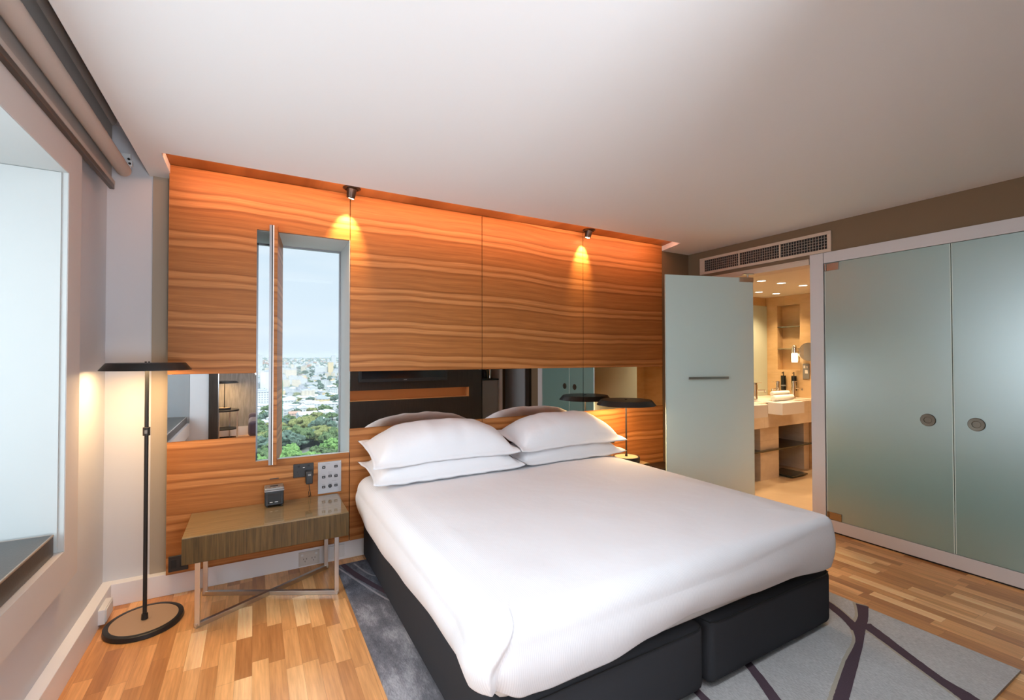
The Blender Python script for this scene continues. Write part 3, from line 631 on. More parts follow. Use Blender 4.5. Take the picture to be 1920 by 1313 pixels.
for a, b_ in zip(vr, vr[1:]):
    for i in range(len(a)): j = (i+1) % len(a); dv.b.faces.new((a[i], a[j], b_[j], b_[i]))
dv.b.faces.new(vr[-1])
setp(obj('duvet', dv, 'linen', smooth='all', solid=.018), 'white striped satin duvet spread over the bed', 'duvet')

def pillow(name, label, cx, cy, z0, L, D, T, tilt, rz, seed, sag=0.0):
    t = thing(name, label, 'pillow', (0, 0, 0), 'white pillows at the head of the bed')
    nu, nv = 64, 40; fl = .045
    def shape(u, v, side):      # u,v in -1..1 over the whole flanged outline
        x = u*L/2; y = v*D/2
        bu = min(1, abs(x)/(L/2-fl)); bv = min(1, abs(y)/(D/2-fl))
        h = max(0, (1-bu**3.0))**.55 * max(0, (1-bv**2.4))**.52
        x *= 1-.045*(1-abs(v)**2)*abs(u)**3; y *= 1-.10*(1-abs(u)**2)*abs(v)**3
        wr = .010*noise.noise(Vector((x*5+seed, y*6, side))) + .006*noise.noise(Vector((x*13+seed, y*4, side*2)))
        z = (T*.66 if side > 0 else -T*.34)*h + wr*(.15+min(1, h*2)) * (1 if side > 0 else .4)
        rim = max(0, max(abs(u), abs(v))-.9)/.1
        z += rim*(.010*noise.noise(Vector((x*9+seed, y*9, 5)))) - sag*(u*u)*.5 - .034*max(0, (-v-.80)/.2)**1.3*(1-.75*abs(u)**6)
        return Vector((x, y, z + (.0018 if side > 0 else -.0018)*(1-max(abs(u), abs(v))**20)))
    m = B(); R_ = Matrix.Translation((cx, cy, z0)) @ Matrix.Rotation(rz, 4, 'Z') @ Matrix.Rotation(tilt, 4, 'X')
    rows = {}
    for side in (1, -1):
        g = [[None]*(nv+1) for _ in range(nu+1)]
        for i in range(nu+1):
            for j in range(nv+1):
                u, v = -1+2*i/nu, -1+2*j/nv
                if side < 0 and (i in (0, nu) or j in (0, nv)): g[i][j] = rows[(i, j)]; continue
                vv = m.b.verts.new(R_ @ shape(u, v, side)); g[i][j] = vv
                if side > 0: rows[(i, j)] = vv
        for i in range(nu):
            for j in range(nv): m.b.faces.new((g[i][j], g[i+1][j], g[i+1][j+1], g[i][j+1]))
    obj('pillow_body', m, 'pil', t, smooth='all')
    uu, vv_ = 1-2*fl/L*.95, 1-2*fl/D*.95; loop = []
    for k in range(60): loop.append((-uu+2*uu*k/60, -vv_))
    for k in range(30): loop.append((uu, -vv_+2*vv_*k/30))
    for k in range(60): loop.append((uu-2*uu*k/60, vv_))
    for k in range(30): loop.append((-uu, vv_-2*vv_*k/30))
    loop.append(loop[0])
    obj('stitch_line', B().tube([R_ @ (shape(a, b_, 1)+Vector((0, 0, .0003))) for a, b_ in loop], .0013, 6), 'seam', t, smooth='all')
    return t
pillow('pillow', 'left lower white pillow, lying flat on the duvet', 1.17, 3.065, .672, 1.08, .50, .19, math.radians(4), .0, 1)
pillow('pillow', 'left upper white pillow on top of its stack, nearest the window', 1.165, 3.095, .800, 1.06, .50, .25, math.radians(10), .0, 5, .03)
pillow('pillow', 'right lower white pillow, under the one by the table lamp', 2.18, 3.07, .668, 1.0, .48, .18, math.radians(3), 0, 11)
pillow('pillow', 'right upper white pillow on top of its stack, nearest the table lamp', 2.195, 3.09, .795, 1.02, .50, .25, math.radians(9), .0, 17, .03)

# ------------------------------------------------------------------ wardrobe with frosted glass doors
t = thing('wardrobe', 'built-in wardrobe with two frosted green glass doors in a pale frame', 'wardrobe', (4.07, 1.25, 0))
obj('frame', B().box(4.05, 4.20, 2.003, 2.106, 0, 2.264).box(4.05, 4.099, .36, .482, 0, 2.264).box(4.05, 4.099, .36, 2.0, 2.176, 2.264).box(4.05, 4.099, .36, 2.0, .013, .105), 'frame', t, .0015)
obj('header_joint', B().box(4.0494, 4.0505, 2.0005, 2.0022, 2.17, 2.264), 'gasket', t)
obj('kick_gap', B().box(4.062, 4.098, .36, 2.0, 0, .013), 'recess', t)
def wdoor(y0, y1, hy, hinge):
    d = obj('door', B().box(4.052, 4.064, y0, y1, .108, 2.173), 'frost', t, .0012, label='frosted green glass door')
    obj('door_edge', B().box(4.0512, 4.0648, y0-.0008, y0+.004, .108, 2.173).box(4.0512, 4.0648, y1-.004, y1+.0008, .108, 2.173), 'gedge', d)
    obj('handle', B().lathe([(.001, -.0135), (.020, -.0135), (.0225, -.0155), (.0225, -.0160), (.040, -.0165), (.0425, -.014), (.0425, -.009), (.001, -.009)], (4.06, hy, .978), 40, 'X'), 'bronze2', d, smooth=True)
    for z in hinge: obj('hinge', B().box(4.046, 4.068, y1-.105, y1+.0, z-.03, z+.03).cyl((4.046, y1-.008, z-.03), (4.046, y1-.008, z+.03), .008, seg=16), 'bronze3', d, .002)

wdoor(1.219, 1.992, 1.347, (2.140, .138)); wdoor(.49, 1.213, 1.104, ())

# ------------------------------------------------------------------ bathroom door leaf, swung open into the room
ang_ = math.atan2(2.855-2.60, 3.165-4.03)
t = thing('door_leaf', 'frosted glass bathroom door swung open against the bed side', 'door', (4.03, 2.60, .03))
lf = .90
def leafobj(name, m, mt, par=None, bev=0, **k):
    o = obj(name, m, mt, None, bev, **k); o.parent = par or t; return o
lo = leafobj('glass_panel', B().box(0, lf, -.005, .005, 0, 2.115), 'frostleaf', bev=.001)
leafobj('glass_edge', B().box(lf-.0005, lf+.0035, -.0052, .0052, 0, 2.115).box(-.002, .0005, -.0052, .0052, 0, 2.115), 'gedge', lo)
leafobj('pivot_fitting', B().box(-.002, .15, -.012, .012, 2.075, 2.119), 'steel', bev=.002); leafobj('pivot_fitting', B().box(-.002, .15, -.012, .012, 0, .05), 'steel', bev=.002)
leafobj('pivot_pin', B().cyl((.05, 0, 2.117), (.05, 0, 2.150), .008, seg=16).box(.0, .10, -.02, .02, 2.145, 2.155), 'steel')
hn = leafobj('handle', B().box(.29, .70, .032, .040, 1.185, 1.207), 'steel', bev=.0015, label='flat satin steel pull bar')
leafobj('handle_post', B().cyl((.33, .0, 1.196), (.33, .036, 1.196), .007, seg=16), 'steel', hn); leafobj('handle_post', B().cyl((.66, .0, 1.196), (.66, .036, 1.196), .007, seg=16), 'steel', hn)
t.rotation_euler = (0, 0, ang_)

# ------------------------------------------------------------------ air vent
t = thing('air_vent', 'long beige air vent with three grilles above the bathroom doorway', 'air vent', (4.07, 2.56, 2.35))
V0, V1, Z0, Z1 = 1.945, 3.195, 2.268, 2.437
m_ = B().box(4.055, 4.071, V0, V1, Z0, Z0+.026).box(4.055, 4.071, V0, V1, Z1-.026, Z1)
ys = [V0, V0+.03, V0+.030+.377, V0+.045+.377, V0+.045+.377*2, V0+.06+.377*2, V0+.06+.377*3, V1]
for a, b_ in ((ys[0], ys[1]), (ys[2], ys[3]), (ys[4], ys[5]), (ys[6], ys[7])): m_.box(4.0552, 4.071, a, b_, Z0+.026, Z1-.026)
obj('vent_frame', m_, 'vent', t, .0015)
for a, b_ in ((ys[1], ys[2]), (ys[3], ys[4]), (ys[5], ys[6])):
    g = B(); n = 17
    for k in range(1, n): yy = a+(b_-a)*k/n; g.box(4.060, 4.066, yy-.0015, yy+.0015, Z0+.02, Z1-.02)
    for k in range(1, 5): zz = Z0+.026+(Z1-Z0-.052)*k/5; g.box(4.058, 4.064, a, b_, zz-.0013, zz+.0013)
    gr = obj('grille', g, 'slat', t)
    obj('grille_backing', B().box(4.0665, 4.071, a, b_, Z0+.02, Z1-.02), 'recess', gr)

# ------------------------------------------------------------------ bathroom
st('wall_bathroom_shell', B().box(6.10, 6.4, .7, 3.30, 0, 2.3).box(6.10, 6.4, 3.59, 3.90, 0, 2.3).box(6.10, 6.4, 3.30, 3.59, 0, 1.24).box(6.10, 6.4, 3.30, 3.59, 2.09, 2.3).box(6.22, 6.4, 3.29, 3.60, 1.2, 2.1)
   .box(4.20, 6.4, 3.75, 3.90, 0, 2.3).box(4.2, 6.4, .6, .7, 0, 2.3), 'stone')
st('wall_bathroom_inner', B().box(4.201, 4.215, .7, 2.10, 0, 2.25).box(4.201, 4.215, 3.0, 3.75, 0, 2.25), 'stonel')
st('floor_bathroom', B().box(4.2, 6.3, .7, 3.75, -.05, .004), 'stonef')
st('ceiling_bathroom', B().box(4.2, 6.4, .6, 3.9, 2.215, 2.29), 'bceil')
setp(obj('bathroom_mirror', B().box(4.3, 5.55, 3.738, 3.749, .965, 2.205), 'mirror'), 'wall mirror behind the bathroom basins', 'mirror')
for i, (x, y, z) in enumerate(((4.65, 2.90, 0), (4.98, 2.88, 0), (5.36, 2.86, 0), (5.43, 3.42, 0), (5.76, 3.40, 0), (5.0, 1.7, 0))):
    q = ('nearest the doorway in the front row', 'in the middle of the front row', 'at the right of the front row', 'first of the back row', 'second of the back row', 'out of sight over the middle of the bathroom')[i]
    t = thing('ceiling_light', 'round recessed bathroom downlight, '+q, 'ceiling light', (x, y, 2.215), 'bathroom downlights')
    obj('light_rim', B().lathe([(.040, 0), (.052, 0), (.053, -.004), (.045, -.006), (.040, -.003), (.040, 0)], (x, y, 2.215)), 'white', t, smooth=True)
    obj('light_lens', B().cyl((x, y, 2.2145), (x, y, 2.2125), .042), 'dlite', t)
    o = light('downlight', 'SPOT', (x, y, 2.20), 40, (1, .72, .42), aim=(0, 0, -1), spot_size=math.radians(110), spot_blend=.7, shadow_soft_size=.04); o.location -= Vector(t.location); o.parent = t
t = thing('vanity', 'pale stone bathroom vanity counter with a smoked glass shelf beneath', 'vanity', (5.2, 3.4, 0))
obj('counter', B().box(4.30, 6.099, 3.12, 3.737, .862, .890), 'stonel', t, .003)
obj('apron', B().box(4.30, 6.099, 3.10, 3.14, .609, .878), 'stonel', t, .003)
obj('pillar', B().box(5.003, 5.36, 3.15, 3.73, .004, .862), 'stonel', t, .003); obj('pillar', B().box(5.98, 6.095, 3.20, 3.73, .004, .862), 'stonel', t, .003)
obj('shelf', B().box(4.30, 6.095, 3.115, 3.149, .335, .350).box(4.3, 5.002, 3.149, 3.5, .335, .350).box(5.361, 5.979, 3.149, 3.5, .335, .350), 'smoke', t)
obj('glass_divider', B().box(5.362, 5.372, 3.16, 3.7, .352, .86).box(5.362, 5.372, 3.16, 3.7, .01, .334), 'smoke', t)
def basin(x0, x1, label):
    t = thing('basin', label, 'basin', ((x0+x1)/2, 3.2, .8), 'bathroom basins')
    o = B().box(x0, x1, 2.935, 3.099, .768, .900).box(x0, x1, 3.099, 3.52, .8905, .900).box(x0+.03, x1-.03, 2.965, 3.45, .8985, .9005)
    obj('basin_body', o, 'ceramic', t, .004)
    obj('drain', B().cyl(((x0+x1)/2, 3.2, .9), ((x0+x1)/2, 3.2, .9025), .022), 'chrome', t)
basin(5.07, 5.50, 'white rectangular basin sticking out from the stone vanity'); basin(4.36, 4.80, 'white rectangular basin nearest the bathroom door, hidden behind the door leaf')
def faucet(x, y, label, dx):
    t = thing('faucet', label, 'faucet', (x, y, .9), 'chrome basin mixers')
    obj('faucet_body', B().cyl((x, y, .890), (x, y, 1.085), .022), 'chrome', t, .002)
    obj('spout', B().cyl((x, y, 1.02), (x+dx*.15, y-.02, 1.015), .009).cyl((x+dx*.15, y-.02, 1.02), (x+dx*.15, y-.02, .99), .011), 'chrome', t)
    obj('lever', B().cyl((x, y, 1.086), (x, y, 1.11), .020, .018).cyl((x, y, 1.10), (x+dx*.12, y, 1.105), .004), 'chrome', t)
faucet(5.11, 3.27, 'chrome basin mixer at the left edge of the doorway', 1); faucet(5.66, 3.33, 'chrome basin mixer behind the rolled towels, spout to the left', -1); faucet(5.86, 3.25, 'chrome basin mixer at the right, spout to the right', 1)
def roll(x0, x1, y, z, r, label):
    q = B().cyl((x0, y, z), (x1, y, z), r, seg=28); bmesh.ops.subdivide_edges(q.b, edges=q.b.edges[:], cuts=2)
    o = obj('towel', q, 'towel', bevel=.012); setp(o, label, 'towel', 'rolled towels on the basin'); 
roll(5.21, 5.59, 3.12, .934, .033, 'rolled white towel at the front of the basin, lower of the two'); roll(5.23, 5.56, 3.15, .985, .027, 'rolled white towel lying on top of the other roll')
roll(4.90, 5.06, 3.30, .918, .027, 'small folded white towel on the counter by the left mixer')
def bottle(x, y, label):
    t = thing('soap_dispenser', label, 'soap dispenser', (x, y, .97), 'wall-mounted soap dispensers')
    obj('bottle', B().cyl((x, y, .975), (x, y, 1.165), .030), 'bottle', t, .004); obj('bottle_label', B().cyl((x, y, 1.03), (x, y, 1.035), .0305).cyl((x, y, 1.042), (x, y, 1.045), .0305), 'bottlet', t)
    obj('pump', B().cyl((x, y, 1.165), (x, y, 1.215), .006).cyl((x, y, 1.205), (x-.035, y, 1.20), .005), 'bronze', t)
    obj('holder', B().box(x-.01, 6.10, y-.012, y+.012, 1.00, 1.02).box(x+.0, 6.10, y-.012, y+.012, 1.13, 1.145), 'chrome', t)
bottle(6.055, 3.49, 'black pump soap bottle on the bathroom wall, the left one'); bottle(6.055, 3.355, 'black pump soap bottle on the bathroom wall, the right one')
for z, q in ((1.80, 'upper'), (1.51, 'lower')): setp(obj('glass_shelf', B().box(6.095, 6.215, 3.303, 3.587, z, z+.010), 'gshelf'), q+' clear glass shelf in the stone wall niche', 'shelf', 'glass niche shelves')
t = thing('wall_lamp', 'chrome and glass bathroom wall lamp beside the round mirror', 'wall lamp', (6.03, 3.33, 1.5))
obj('lamp_glass', B().lathe([(.001, 0), (.032, 0), (.036, .02), (.036, .11), (.03, .12), (.001, .12)], (6.03, 3.33, 1.34)), 'dlite2', t, smooth=True)

obj('lamp_cap', B().cyl((6.03, 3.33, 1.46), (6.03, 3.33, 1.50), .036).lathe([(.001, 0), (.03, 0), (.034, .03), (.02, .06), (.001, .062)], (6.03, 3.33, 1.50)), 'chrome', t, smooth=True)
obj('lamp_arm', B().cyl((6.03, 3.33, 1.48), (6.10, 3.29, 1.48), .008), 'chrome', t)
t = thing('magnifying_mirror', 'round chrome magnifying mirror on an arm on the bathroom wall', 'mirror', (6.05, 3.2, 1.45))
obj('mirror_rim', B().lathe([(.095, -.006), (.112, -.006), (.114, 0), (.112, .008), (.095, .008), (.095, -.006)], (5.98, 3.135, 1.475), 48, 'X'), 'chrome', t, smooth=True)
obj('mirror_disc', B().cyl((5.975, 3.135, 1.475), (5.985, 3.135, 1.475), .096), 'mirror', t)
obj('arm', B().cyl((5.99, 3.18, 1.45), (6.03, 3.25, 1.44), .012).cyl((6.03, 3.25, 1.44), (6.10, 3.24, 1.44), .035, .03), 'chrome', t, .002)
t = thing('wall_switch', 'grey bathroom socket plate with pale switches on the stone wall', 'switch', (6.09, 3.22, 1.22))
obj('switch_plate', B().box(6.088, 6.099, 3.185, 3.265, 1.13, 1.325), 'key', t, .002); obj('rocker', B().box(6.084, 6.09, 3.20, 3.235, 1.20, 1.245), 'cream', t, .001)
obj('rocker', B().box(6.084, 6.09, 3.228, 3.252, 1.265, 1.30), 'cream', t, .001); obj('rocker', B().box(6.084, 6.09, 3.200, 3.218, 1.27, 1.295), 'cream', t, .001)
t = thing('bathroom_scale', 'flat black bathroom scale on the floor under the vanity', 'scale', (5.6, 3.2, .004))
obj('scale_plate', B().box(5.42, 5.74, 3.03, 3.33, .014, .030), 'smoke', t, .003)
for sx in (5.46, 5.70):
    for sy in (3.07, 3.29): obj('foot', B().cyl((sx, sy, .004), (sx, sy, .015), .014, seg=16), 'black', t)
setp(obj('shower_screen', B().box(5.555, 6.097, 3.730, 3.749, .892, 2.10), 'palegreen'), 'pale green glass panel beside the stone niche wall in the bathroom', 'shower screen')

# ------------------------------------------------------------------ seen in the mirror strips: the television wall, pantry and sitting area
t = thing('television', 'flat black television on the dark wall, seen in the mirror strip', 'television', (1.98, -.13, 1.35))
obj('tv_body', B().box(1.31, 2.66, -.150, -.105, 1.05, 1.80), 'plast', t, .004); obj('tv_screen', B().box(1.35, 2.62, -.106, -.103, 1.10, 1.77), 'tv', t); obj('tv_badge', B().box(1.96, 2.01, -.104, -.1025, 1.072, 1.080), 'plate', t)
t = thing('wall_niche', 'long orange lit shelf niche in the dark wall, seen in the mirror strip', 'niche', (2.02, -.22, .78))
obj('niche_lining', B().box(1.0, 3.05, -.30, -.292, .776, .93).box(1.0, 3.05, -.292, -.152, .776, .784).box(3.042, 3.05, -.292, -.152, .784, .93), 'niche', t)

t2 = light('niche_strip', 'AREA', (2.02, -.17, .925), .3, (1, .5, .2), 2.0, .01, aim=(0, -.7, -1)); t2.location -= Vector(t.location); t2.parent = t
for z0, lab, cat in ((0, 0, 0),): pass
t = thing('pantry_cabinet', 'grey pantry cabinet with a black worktop, seen in the mirror strip', 'cabinet', (3.6, -.6, 0))
obj('cabinet_body', B().box(3.29, 3.72, -.90, -.42, 0, 1.01), 'gdoor', t); obj('worktop', B().box(3.285, 3.73, -.91, -.40, 1.01, 1.035), 'black', t); obj('splashback', B().box(3.285, 3.73, -.918, -.905, 1.035, 2.0), 'yellow', t)
obj('end_panel', B().box(3.73, 3.79, -.91, -.38, 0, 2.2), 'casing', t)
setp(obj('tea_box', B().box(3.34, 3.44, -.62, -.54, 1.035, 1.09), 'cream', bevel=.003), 'small pale box on the pantry worktop', 'box')
k_ = thing('kettle', 'black kettle on the pantry worktop', 'kettle', (3.56, -.60, 1.035)); obj('kettle_body', B().lathe([(.001, 0), (.055, 0), (.06, .02), (.045, .14), (.03, .16), (.001, .165)], (3.53, -.60, 1.035)), 'plast', k_, smooth=True)
obj('handle', B().tube([(3.53, -.545, 1.18), (3.53, -.50, 1.15), (3.53, -.51, 1.08), (3.53, -.54, 1.06)], .008), 'plast', k_)
setp(obj('flask', B().lathe([(.001, 0), (.03, 0), (.03, .18), (.02, .21), (.001, .215)], (3.64, -.58, 1.035)), 'chrome', smooth=True), 'tall steel flask beside the kettle', 'flask')
t = thing('side_table', 'round dark side table with steel legs in the sitting area', 'side table', (-.42, -2.62, 0))
tc_ = (-.44, -2.62); obj('table_top', B().cyl((*tc_, .49), (*tc_, .515), .22, seg=48), 'black', t); obj('lower_shelf', B().cyl((*tc_, .18), (*tc_, .195), .20, seg=48), 'black', t); obj('bottom_ring', B().lathe([(.19, 0), (.21, 0), (.21, .02), (.19, .02), (.19, 0)], (*tc_, .0)), 'black', t)
for a in (20, 110, 200, 290): obj('leg', B().bar((tc_[0]+.205*math.cos(math.radians(a)), tc_[1]+.205*math.sin(math.radians(a)), 0), (tc_[0]+.205*math.cos(math.radians(a)), tc_[1]+.205*math.sin(math.radians(a)), .49), .022), 'steel', t)
metal_lamp('table_lamp', 'black table lamp on the round side table, seen in the left mirror strip', -.44, -2.62, .515, .97, .21, .10, .035, .035, .007, 5, 'table lamp', collar=False)
t = thing('armchair', 'dark plum armchair corner in the sitting area', 'armchair', (.2, -2.3, 0))
obj('seat', B().box(-.08, .62, -2.7, -2.0, .10, .36), 'chair', t, .06); obj('backrest', B().box(-.08, .62, -2.85, -2.66, .10, .42), 'chair', t, .05)
for sx in (-.03, .57):
    for sy in (-2.75, -2.05): obj('leg', B().cyl((sx, sy, 0), (sx, sy, .12), .015), 'black', t)

# ------------------------------------------------------------------ the city outside
GZ = -72.0
def ter(x, y):
    d = math.hypot(x, y)
    return GZ + max(0, d-900)*.0098 + 7*noise.noise(Vector((x/420, y/420, 0)))*min(1, d/900) + (11*noise.noise(Vector((x/700, y/500, 4))) if d > 2500 else 0)
CM = {}
def cmat(n, col, win=None, sx=3.2, sz=3.1, frac=.5):
    M = mat(n, col, .85, spec=.2)
    if win:
        g = G(M); x, y, z = g.pos(); h = g.math('ADD', x, g.math('MULTIPLY', y, .8)); fx = g.math('LESS_THAN', g.math('FRACT', g.math('DIVIDE', h, sx)), frac); fz = g.math('LESS_THAN', g.math('FRACT', g.math('DIVIDE', z, sz)), .45)
        nn = g.add('ShaderNodeNewGeometry'); s3 = g.add('ShaderNodeSeparateXYZ'); g.ln(nn.outputs['Normal'], s3.inputs[0]); side = g.math('LESS_THAN', s3.outputs[2], .5)
        g.col(g.mix(g.math('MULTIPLY', g.math('MULTIPLY', fx, fz), side), col, win))
    MT[n] = M; return n
cw = cmat('render_white', (.62, .62, .61), (.30, .33, .36)); cc_ = cmat('render_cream', (.70, .60, .46), (.30, .28, .27)); cb = cmat('brick_rose', (.55, .40, .34), (.28, .24, .24))
cs = cmat('tower_striped', (.70, .71, .72), (.20, .23, .27), 6, 500, .45); cg = cmat('concrete_grey', (.52, .53, .55), (.27, .3, .34)); cy_ = cmat('render_yellow', (.74, .58, .34), (.45, .36, .28))
rw = cmat('roof_white', (.62, .64, .66)); rg = cmat('roof_grey', (.45, .46, .49)); rt_ = cmat('roof_terracotta', (.45, .27, .20)); rs = cmat('roof_slate', (.30, .32, .36))
def hazy(name, a, b, sc):
    M = mat(name, rough=.95, spec=.05); g = G(M); p = g.pos(); n1 = g.noise(g.comb(p[0], p[1], p[2]), sc, 4, .6); g.col(g.ramp(n1, [(.35, a), (.65, b)])); MT[name] = M
hazy('leaf_dark', (.050, .085, .040), (.15, .20, .085), .9); hazy('leaf_olive', (.11, .13, .045), (.26, .26, .10), .8); hazy('leaf_fresh', (.08, .17, .05), (.22, .34, .11), .9); hazy('leaf_blue', (.06, .10, .075), (.15, .20, .15), .5)
hazy('city_ground', (.14, .17, .12), (.33, .33, .31), .02)
gm_ = B(); gm_.grid(lambda u, v: Vector(((u-.45)*(600+5200*v), 60+v**1.6*6800, ter((u-.45)*(600+5200*v), 60+v**1.6*6800)-.5)), 60, 70)
st('ground_city', gm_, 'city_ground', smooth='all')
def bprofile(kind, w, d, h, roof, wallm):
    t = thing('city_building', 'x', 'building')
    wl = B().box(-w/2, w/2, -d/2, d/2, -14, h); obj('walls', wl, wallm, t)
    if roof == 'flat':
        obj('roof', B().box(-w/2-.4, w/2+.4, -d/2-.4, d/2+.4, h, h+.9).box(-w*.2, w*.15, -d*.2, d*.2, h+.9, h+3.2), kind, t)
    elif roof == 'gable':
        m = B(); a = [m.b.verts.new(p) for p in ((-w/2-.6, -d/2-.6, h), (w/2+.6, -d/2-.6, h), (w/2+.6, d/2+.6, h), (-w/2-.6, d/2+.6, h), (-w/2-.6, 0, h+d*.28), (w/2+.6, 0, h+d*.28))]
        for f in ((0, 1, 5, 4), (2, 3, 4, 5), (0, 4, 3), (1, 2, 5), (0, 3, 2, 1)): m.b.faces.new([a[i] for i in f])
        obj('roof', m, kind, t)
    else:
        m = B(); r = min(w, d)*.5
        a = [m.b.verts.new(p) for p in ((-w/2-.6, -d/2-.6, h), (w/2+.6, -d/2-.6, h), (w/2+.6, d/2+.6, h), (-w/2-.6, d/2+.6, h), (-w/2+r, 0, h+d*.25), (w/2-r, 0, h+d*.25))]
        for f in ((0, 1, 5, 4), (2, 3, 4, 5), (0, 4, 3), (1, 2, 5), (0, 3, 2, 1)): m.b.faces.new([a[i] for i in f])
        obj('roof', m, kind, t)
    return t
protos = [
 (bprofile(rw, 34, 18, 9, 'flat', cw), 'long low white flat-roofed building below the window', 'low white flat-roofed city buildings'),
 (bprofile(rw, 26, 15, 8, 'gable', cw), 'white-roofed gabled building below the window', 'white gabled city buildings'),
 (bprofile(rt_, 15, 11, 7, 'gable', cb), 'small brick house with a terracotta roof among the rooftops', 'terracotta-roofed city houses'),
 (bprofile(rg, 14, 12, 7, 'hip', cw), 'small white house with a grey hipped roof among the rooftops', 'grey-roofed white city houses'),
 (bprofile(rg, 20, 16, 22, 'flat', cc_), 'cream apartment block rising over the rooftops', 'cream apartment blocks in the city'),
 (bprofile(rg, 22, 15, 20, 'flat', cw), 'white apartment block rising over the rooftops', 'white apartment blocks in the city'),
 (bprofile(rs, 18, 14, 12, 'hip', cy_), 'pale yellow building with a slate roof in the city', 'pale yellow city buildings'),
 (bprofile(rs, 16, 14, 14, 'flat', cg), 'grey flat-roofed office block in the city', 'grey city office blocks')]
used = set(); spots = []; rnd = random.Random(21)
def inwedge(y): a = math.radians(rnd.uniform(-1.0, 10.5)); return y*math.tan(a)
def clear(x, y, r):
    for a, b_, c in spots:
        if abs(a-x) < (r+c)*.9 and abs(b_-y) < (r+c)*.75: return False
    spots.append((x, y, r)); return True
def where(x, y):
    a = math.degrees(math.atan2(x, y)); c = 'left of shutter' if a < 2.1 else ('mid view' if a < 5 else ('right of middle' if a < 7.3 else 'right edge of view'))
    q = 'nearest' if y < 430 else 'low down' if y < 620 else 'in nearer streets' if y < 900 else 'halfway to the skyline' if y < 1500 else 'near the skyline'
    return ', '+q+', '+c
def place(k, x, y, rz, sc, lab=None):
    p, l, g = protos[k]; loc = (x, y, ter(x, y)); l = l.split(' among')[0].split(' below')[0].split(' rising')[0].split(' in the')[0]+where(x, y)
    if k in used: o = dup(p, loc, rz, None, g, (sc, sc, sc*rnd.uniform(.85, 1.15)))
    else: used.add(k); o = p; o.location = loc; o.rotation_euler = (0, 0, rz); o.scale = (sc,)*3
    o['label'] = lab or l; o['group'] = g
    if lab: o.pop('group', None) if hasattr(o, 'pop') else None
    return o
# landmarks
def landmark(mt_, roof, x, y, w, d, h, lab):
    t = bprofile(roof, w, d, h, 'flat', mt_); t.location = (x, y, ter(x, y)); t['label'] = lab; spots.append((x, y, max(w, d)/2)); return t
landmark(cs, rg, 24, 1050, 26, 22, 42, 'pale tower with dark vertical stripes at the left edge of the window view')
landmark(cy_, rg, 232, 1700, 17, 18, 46, 'slim yellow tower right of the middle of the city view')
landmark(cw, rw, 205, 1710, 44, 20, 30, 'broad white block left of the slim yellow tower')
landmark(cw, rg, 370, 2600, 22, 22, 62, 'lone white tower on the hill at the right of the view')
landmark(cw, rg, 18, 2300, 30, 25, 64, 'tall pale tower on the skyline at the left of the view')
landmark(cc_, rg, 95, 1500, 30, 22, 30, 'cream block with rows of windows left of the centre of the view')
landmark(cw, rg, 10, 700, 34, 22, 24, 'white stepped office block low at the left edge of the view')
cnt = 0
rows_ = [(505, 620, 12, (0, 1, 3, 2)), (620, 800, 34, (0, 1, 1, 0, 3, 6)), (800, 1100, 62, (0, 1, 2, 3, 3, 4, 5, 6, 7)), (1100, 1600, 90, (0, 2, 3, 3, 4, 5, 5, 6, 7)), (1600, 2300, 90, (4, 5, 2, 3, 7, 5, 4, 0))]
for y0, y1, n, ks in rows_:
    for _ in range(n):
        for tr in range(6):
            y = rnd.uniform(y0, y1); x = inwedge(y); k = rnd.choice(ks); sc = rnd.uniform(.58, .92)
            if clear(x, y, (17, 13, 8, 7, 11, 11, 9, 9)[k]*sc): place(k, x, y, rnd.choice((0, 0, .25, -.3, PI/2, 1.2))+rnd.uniform(-.08, .08), sc); cnt += 1; break
for k, (p, l, g) in enumerate(protos):
    if k not in used: p.location = (60+k*20, 1900, ter(60+k*20, 1900)); p['label'] = l
# the far suburbs nobody could count
fb = B(); rnd2 = random.Random(5)
for _ in range(2600):
    y = 2330+(rnd2.random()**1.1)*3600; x = y*math.tan(math.radians(rnd2.uniform(-3, 14))); w = rnd2.uniform(7, 20); d = rnd2.uniform(7, 14); h = rnd2.choice((5, 6, 7, 9, 12, 20)); z = ter(x, y)
    fb.mi = rnd2.choice((0, 0, 1, 2, 3, 3)); fb.box(x-w/2, x+w/2, y-d/2, y+d/2, z-5, z+h)
def outside():                     # bearings the photo does not show, seen only by stepping sideways
    return math.radians(rnd2.choice((rnd2.uniform(-13, -1.2), rnd2.uniform(10.8, 21))))
for _ in range(900):
    y = 560+(rnd2.random()**1.3)*4800; x = y*math.tan(outside()); w = rnd2.uniform(8, 22); d = rnd2.uniform(8, 14); h = rnd2.choice((5, 6, 7, 9, 12, 20)); z = ter(x, y)
    fb.mi = rnd2.choice((0, 0, 1, 2, 3, 3)); fb.box(x-w/2, x+w/2, y-d/2, y+d/2, z-5, z+h)
setp(obj('distant_suburb', fb, [rw, cc_, rt_, rg]), 'pale far-off houses spread over the hills to the horizon', 'buildings', kind='stuff')
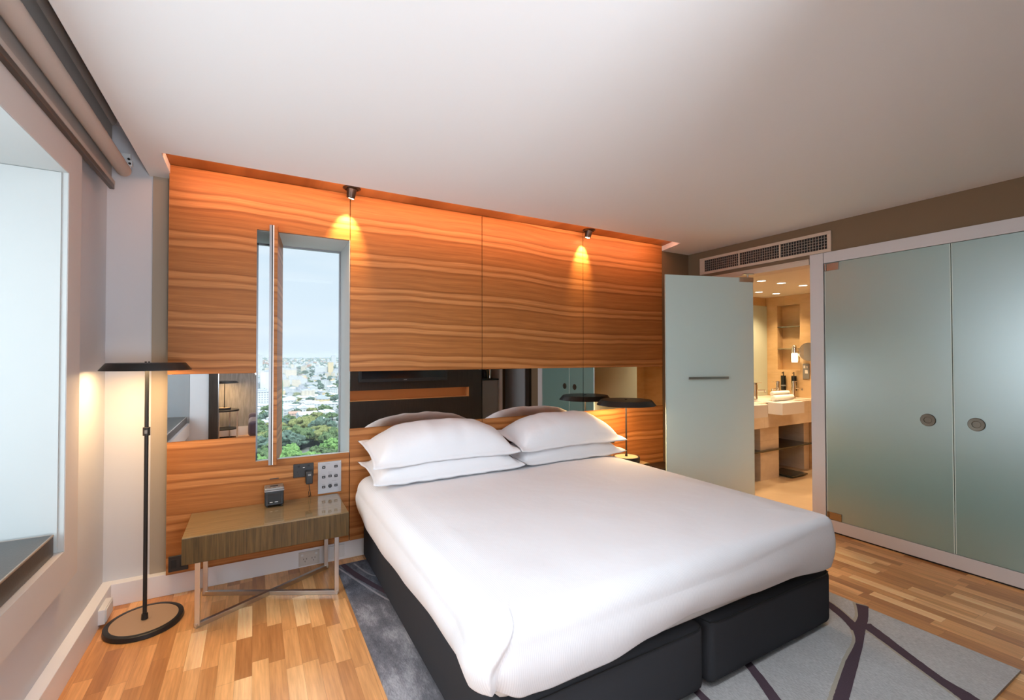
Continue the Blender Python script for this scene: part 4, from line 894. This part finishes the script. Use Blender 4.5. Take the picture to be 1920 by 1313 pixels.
# trees
def treemesh(seed, mtn, R=7.5, H=10, n=44):
    r = random.Random(seed); m = B()
    for k in range(n):
        a = r.uniform(0, 2*PI); q = R*math.sqrt(r.random())*.78; zz = H*(.45+.5*r.random()*(1-(q/R)**2*.7)); s_ = r.uniform(.16, .34)*R
        vs = bmesh.ops.create_icosphere(m.b, subdivisions=2, radius=s_, matrix=Matrix.Translation((q*math.cos(a), q*math.sin(a), zz)) @ Matrix.Diagonal((1, 1, .75, 1)))['verts']
        for v in vs: v.co += Vector((1, 1, 1))*0 + (v.co-Vector((q*math.cos(a), q*math.sin(a), zz))).normalized()*noise.noise(v.co*.55+Vector((seed, 0, 0)))*s_*.55
    t = thing('tree', 'x', 'tree'); obj('crown', m, mtn, t); obj('trunk', B().cyl((0, 0, -1), (0, 0, H*.6), .5, .35, seg=8), 'dark', t); return t
tps = [(treemesh(1, 'leaf_dark'), 'dark green'), (treemesh(2, 'leaf_olive'), 'olive green'), (treemesh(3, 'leaf_fresh'), 'fresh green'), (treemesh(4, 'leaf_blue'), 'blue green')]
tused = set()
def tree(k, x, y, s):
    p, nm = tps[k]
    if k in tused: o = dup(p, (x, y, ter(x, y)), rnd.uniform(0, 6), None, None, (s, s, s*rnd.uniform(.85, 1.15)))
    else: tused.add(k); o = p; o.location = (x, y, ter(x, y)); o.scale = (s,)*3
    o['label'] = 'rounded '+nm+' tree'+where(x, y); o['group'] = nm+' trees below the window'
for y0, y1, n, ks, sr in ((335, 385, 22, (2, 2, 0), (.8, 1.2)), (385, 500, 44, (0, 1, 1, 0, 3), (1.0, 1.55)), (500, 640, 26, (0, 1, 0, 3), (.8, 1.2)), (640, 1000, 50, (0, 3, 3, 1), (.6, 1.1)), (1000, 1600, 75, (3, 3, 0), (.7, 1.2)), (1600, 2300, 60, (3, 3, 0), (.9, 1.5))):
    for _ in range(n):
        for tr in range(5):
            y = rnd.uniform(y0, y1); x = inwedge(y); s = rnd.uniform(*sr)
            if y < 480 or clear(x, y, 7*s): tree(rnd.choice(ks), x, y, s); break
ft = B()
for _ in range(2600):
    y = 2330+(rnd2.random()**1.2)*3600; x = y*math.tan(math.radians(rnd2.uniform(-3, 14))); s_ = rnd2.uniform(3, 8)*(1+y/3500); z = ter(x, y)
    bmesh.ops.create_icosphere(ft.b, subdivisions=1, radius=s_, matrix=Matrix.Translation((x, y, z+s_*.3)) @ Matrix.Diagonal((1.3, 1, .7, 1)))
for _ in range(1700):
    y = 330+(rnd2.random()**2.0)*4800; x = y*math.tan(outside()); s_ = rnd2.uniform(3, 7)*(1+y/3500); z = ter(x, y)
    bmesh.ops.create_icosphere(ft.b, subdivisions=1, radius=s_, matrix=Matrix.Translation((x, y, z+s_*.5)) @ Matrix.Diagonal((1.2, 1, .8, 1)))
setp(obj('distant_tree_cover', ft, 'leaf_blue'), 'hazy treetops scattered between the distant suburbs', 'trees', kind='stuff')

# thin summer haze over the city
hz = bpy.data.materials.new('city_haze'); hz.use_nodes = True; n = hz.node_tree; n.nodes.clear()
ho = n.nodes.new('ShaderNodeOutputMaterial'); hv = n.nodes.new('ShaderNodeVolumeScatter'); hv.inputs['Color'].default_value = (.93, .96, 1, 1); hv.inputs['Density'].default_value = .00011; n.links.new(hv.outputs[0], ho.inputs['Volume'])
setp(obj('city_haze', B().box(-900, 2200, 60, 6900, -110, 40), hz), 'thin pale haze hanging over the city', 'haze', kind='stuff')
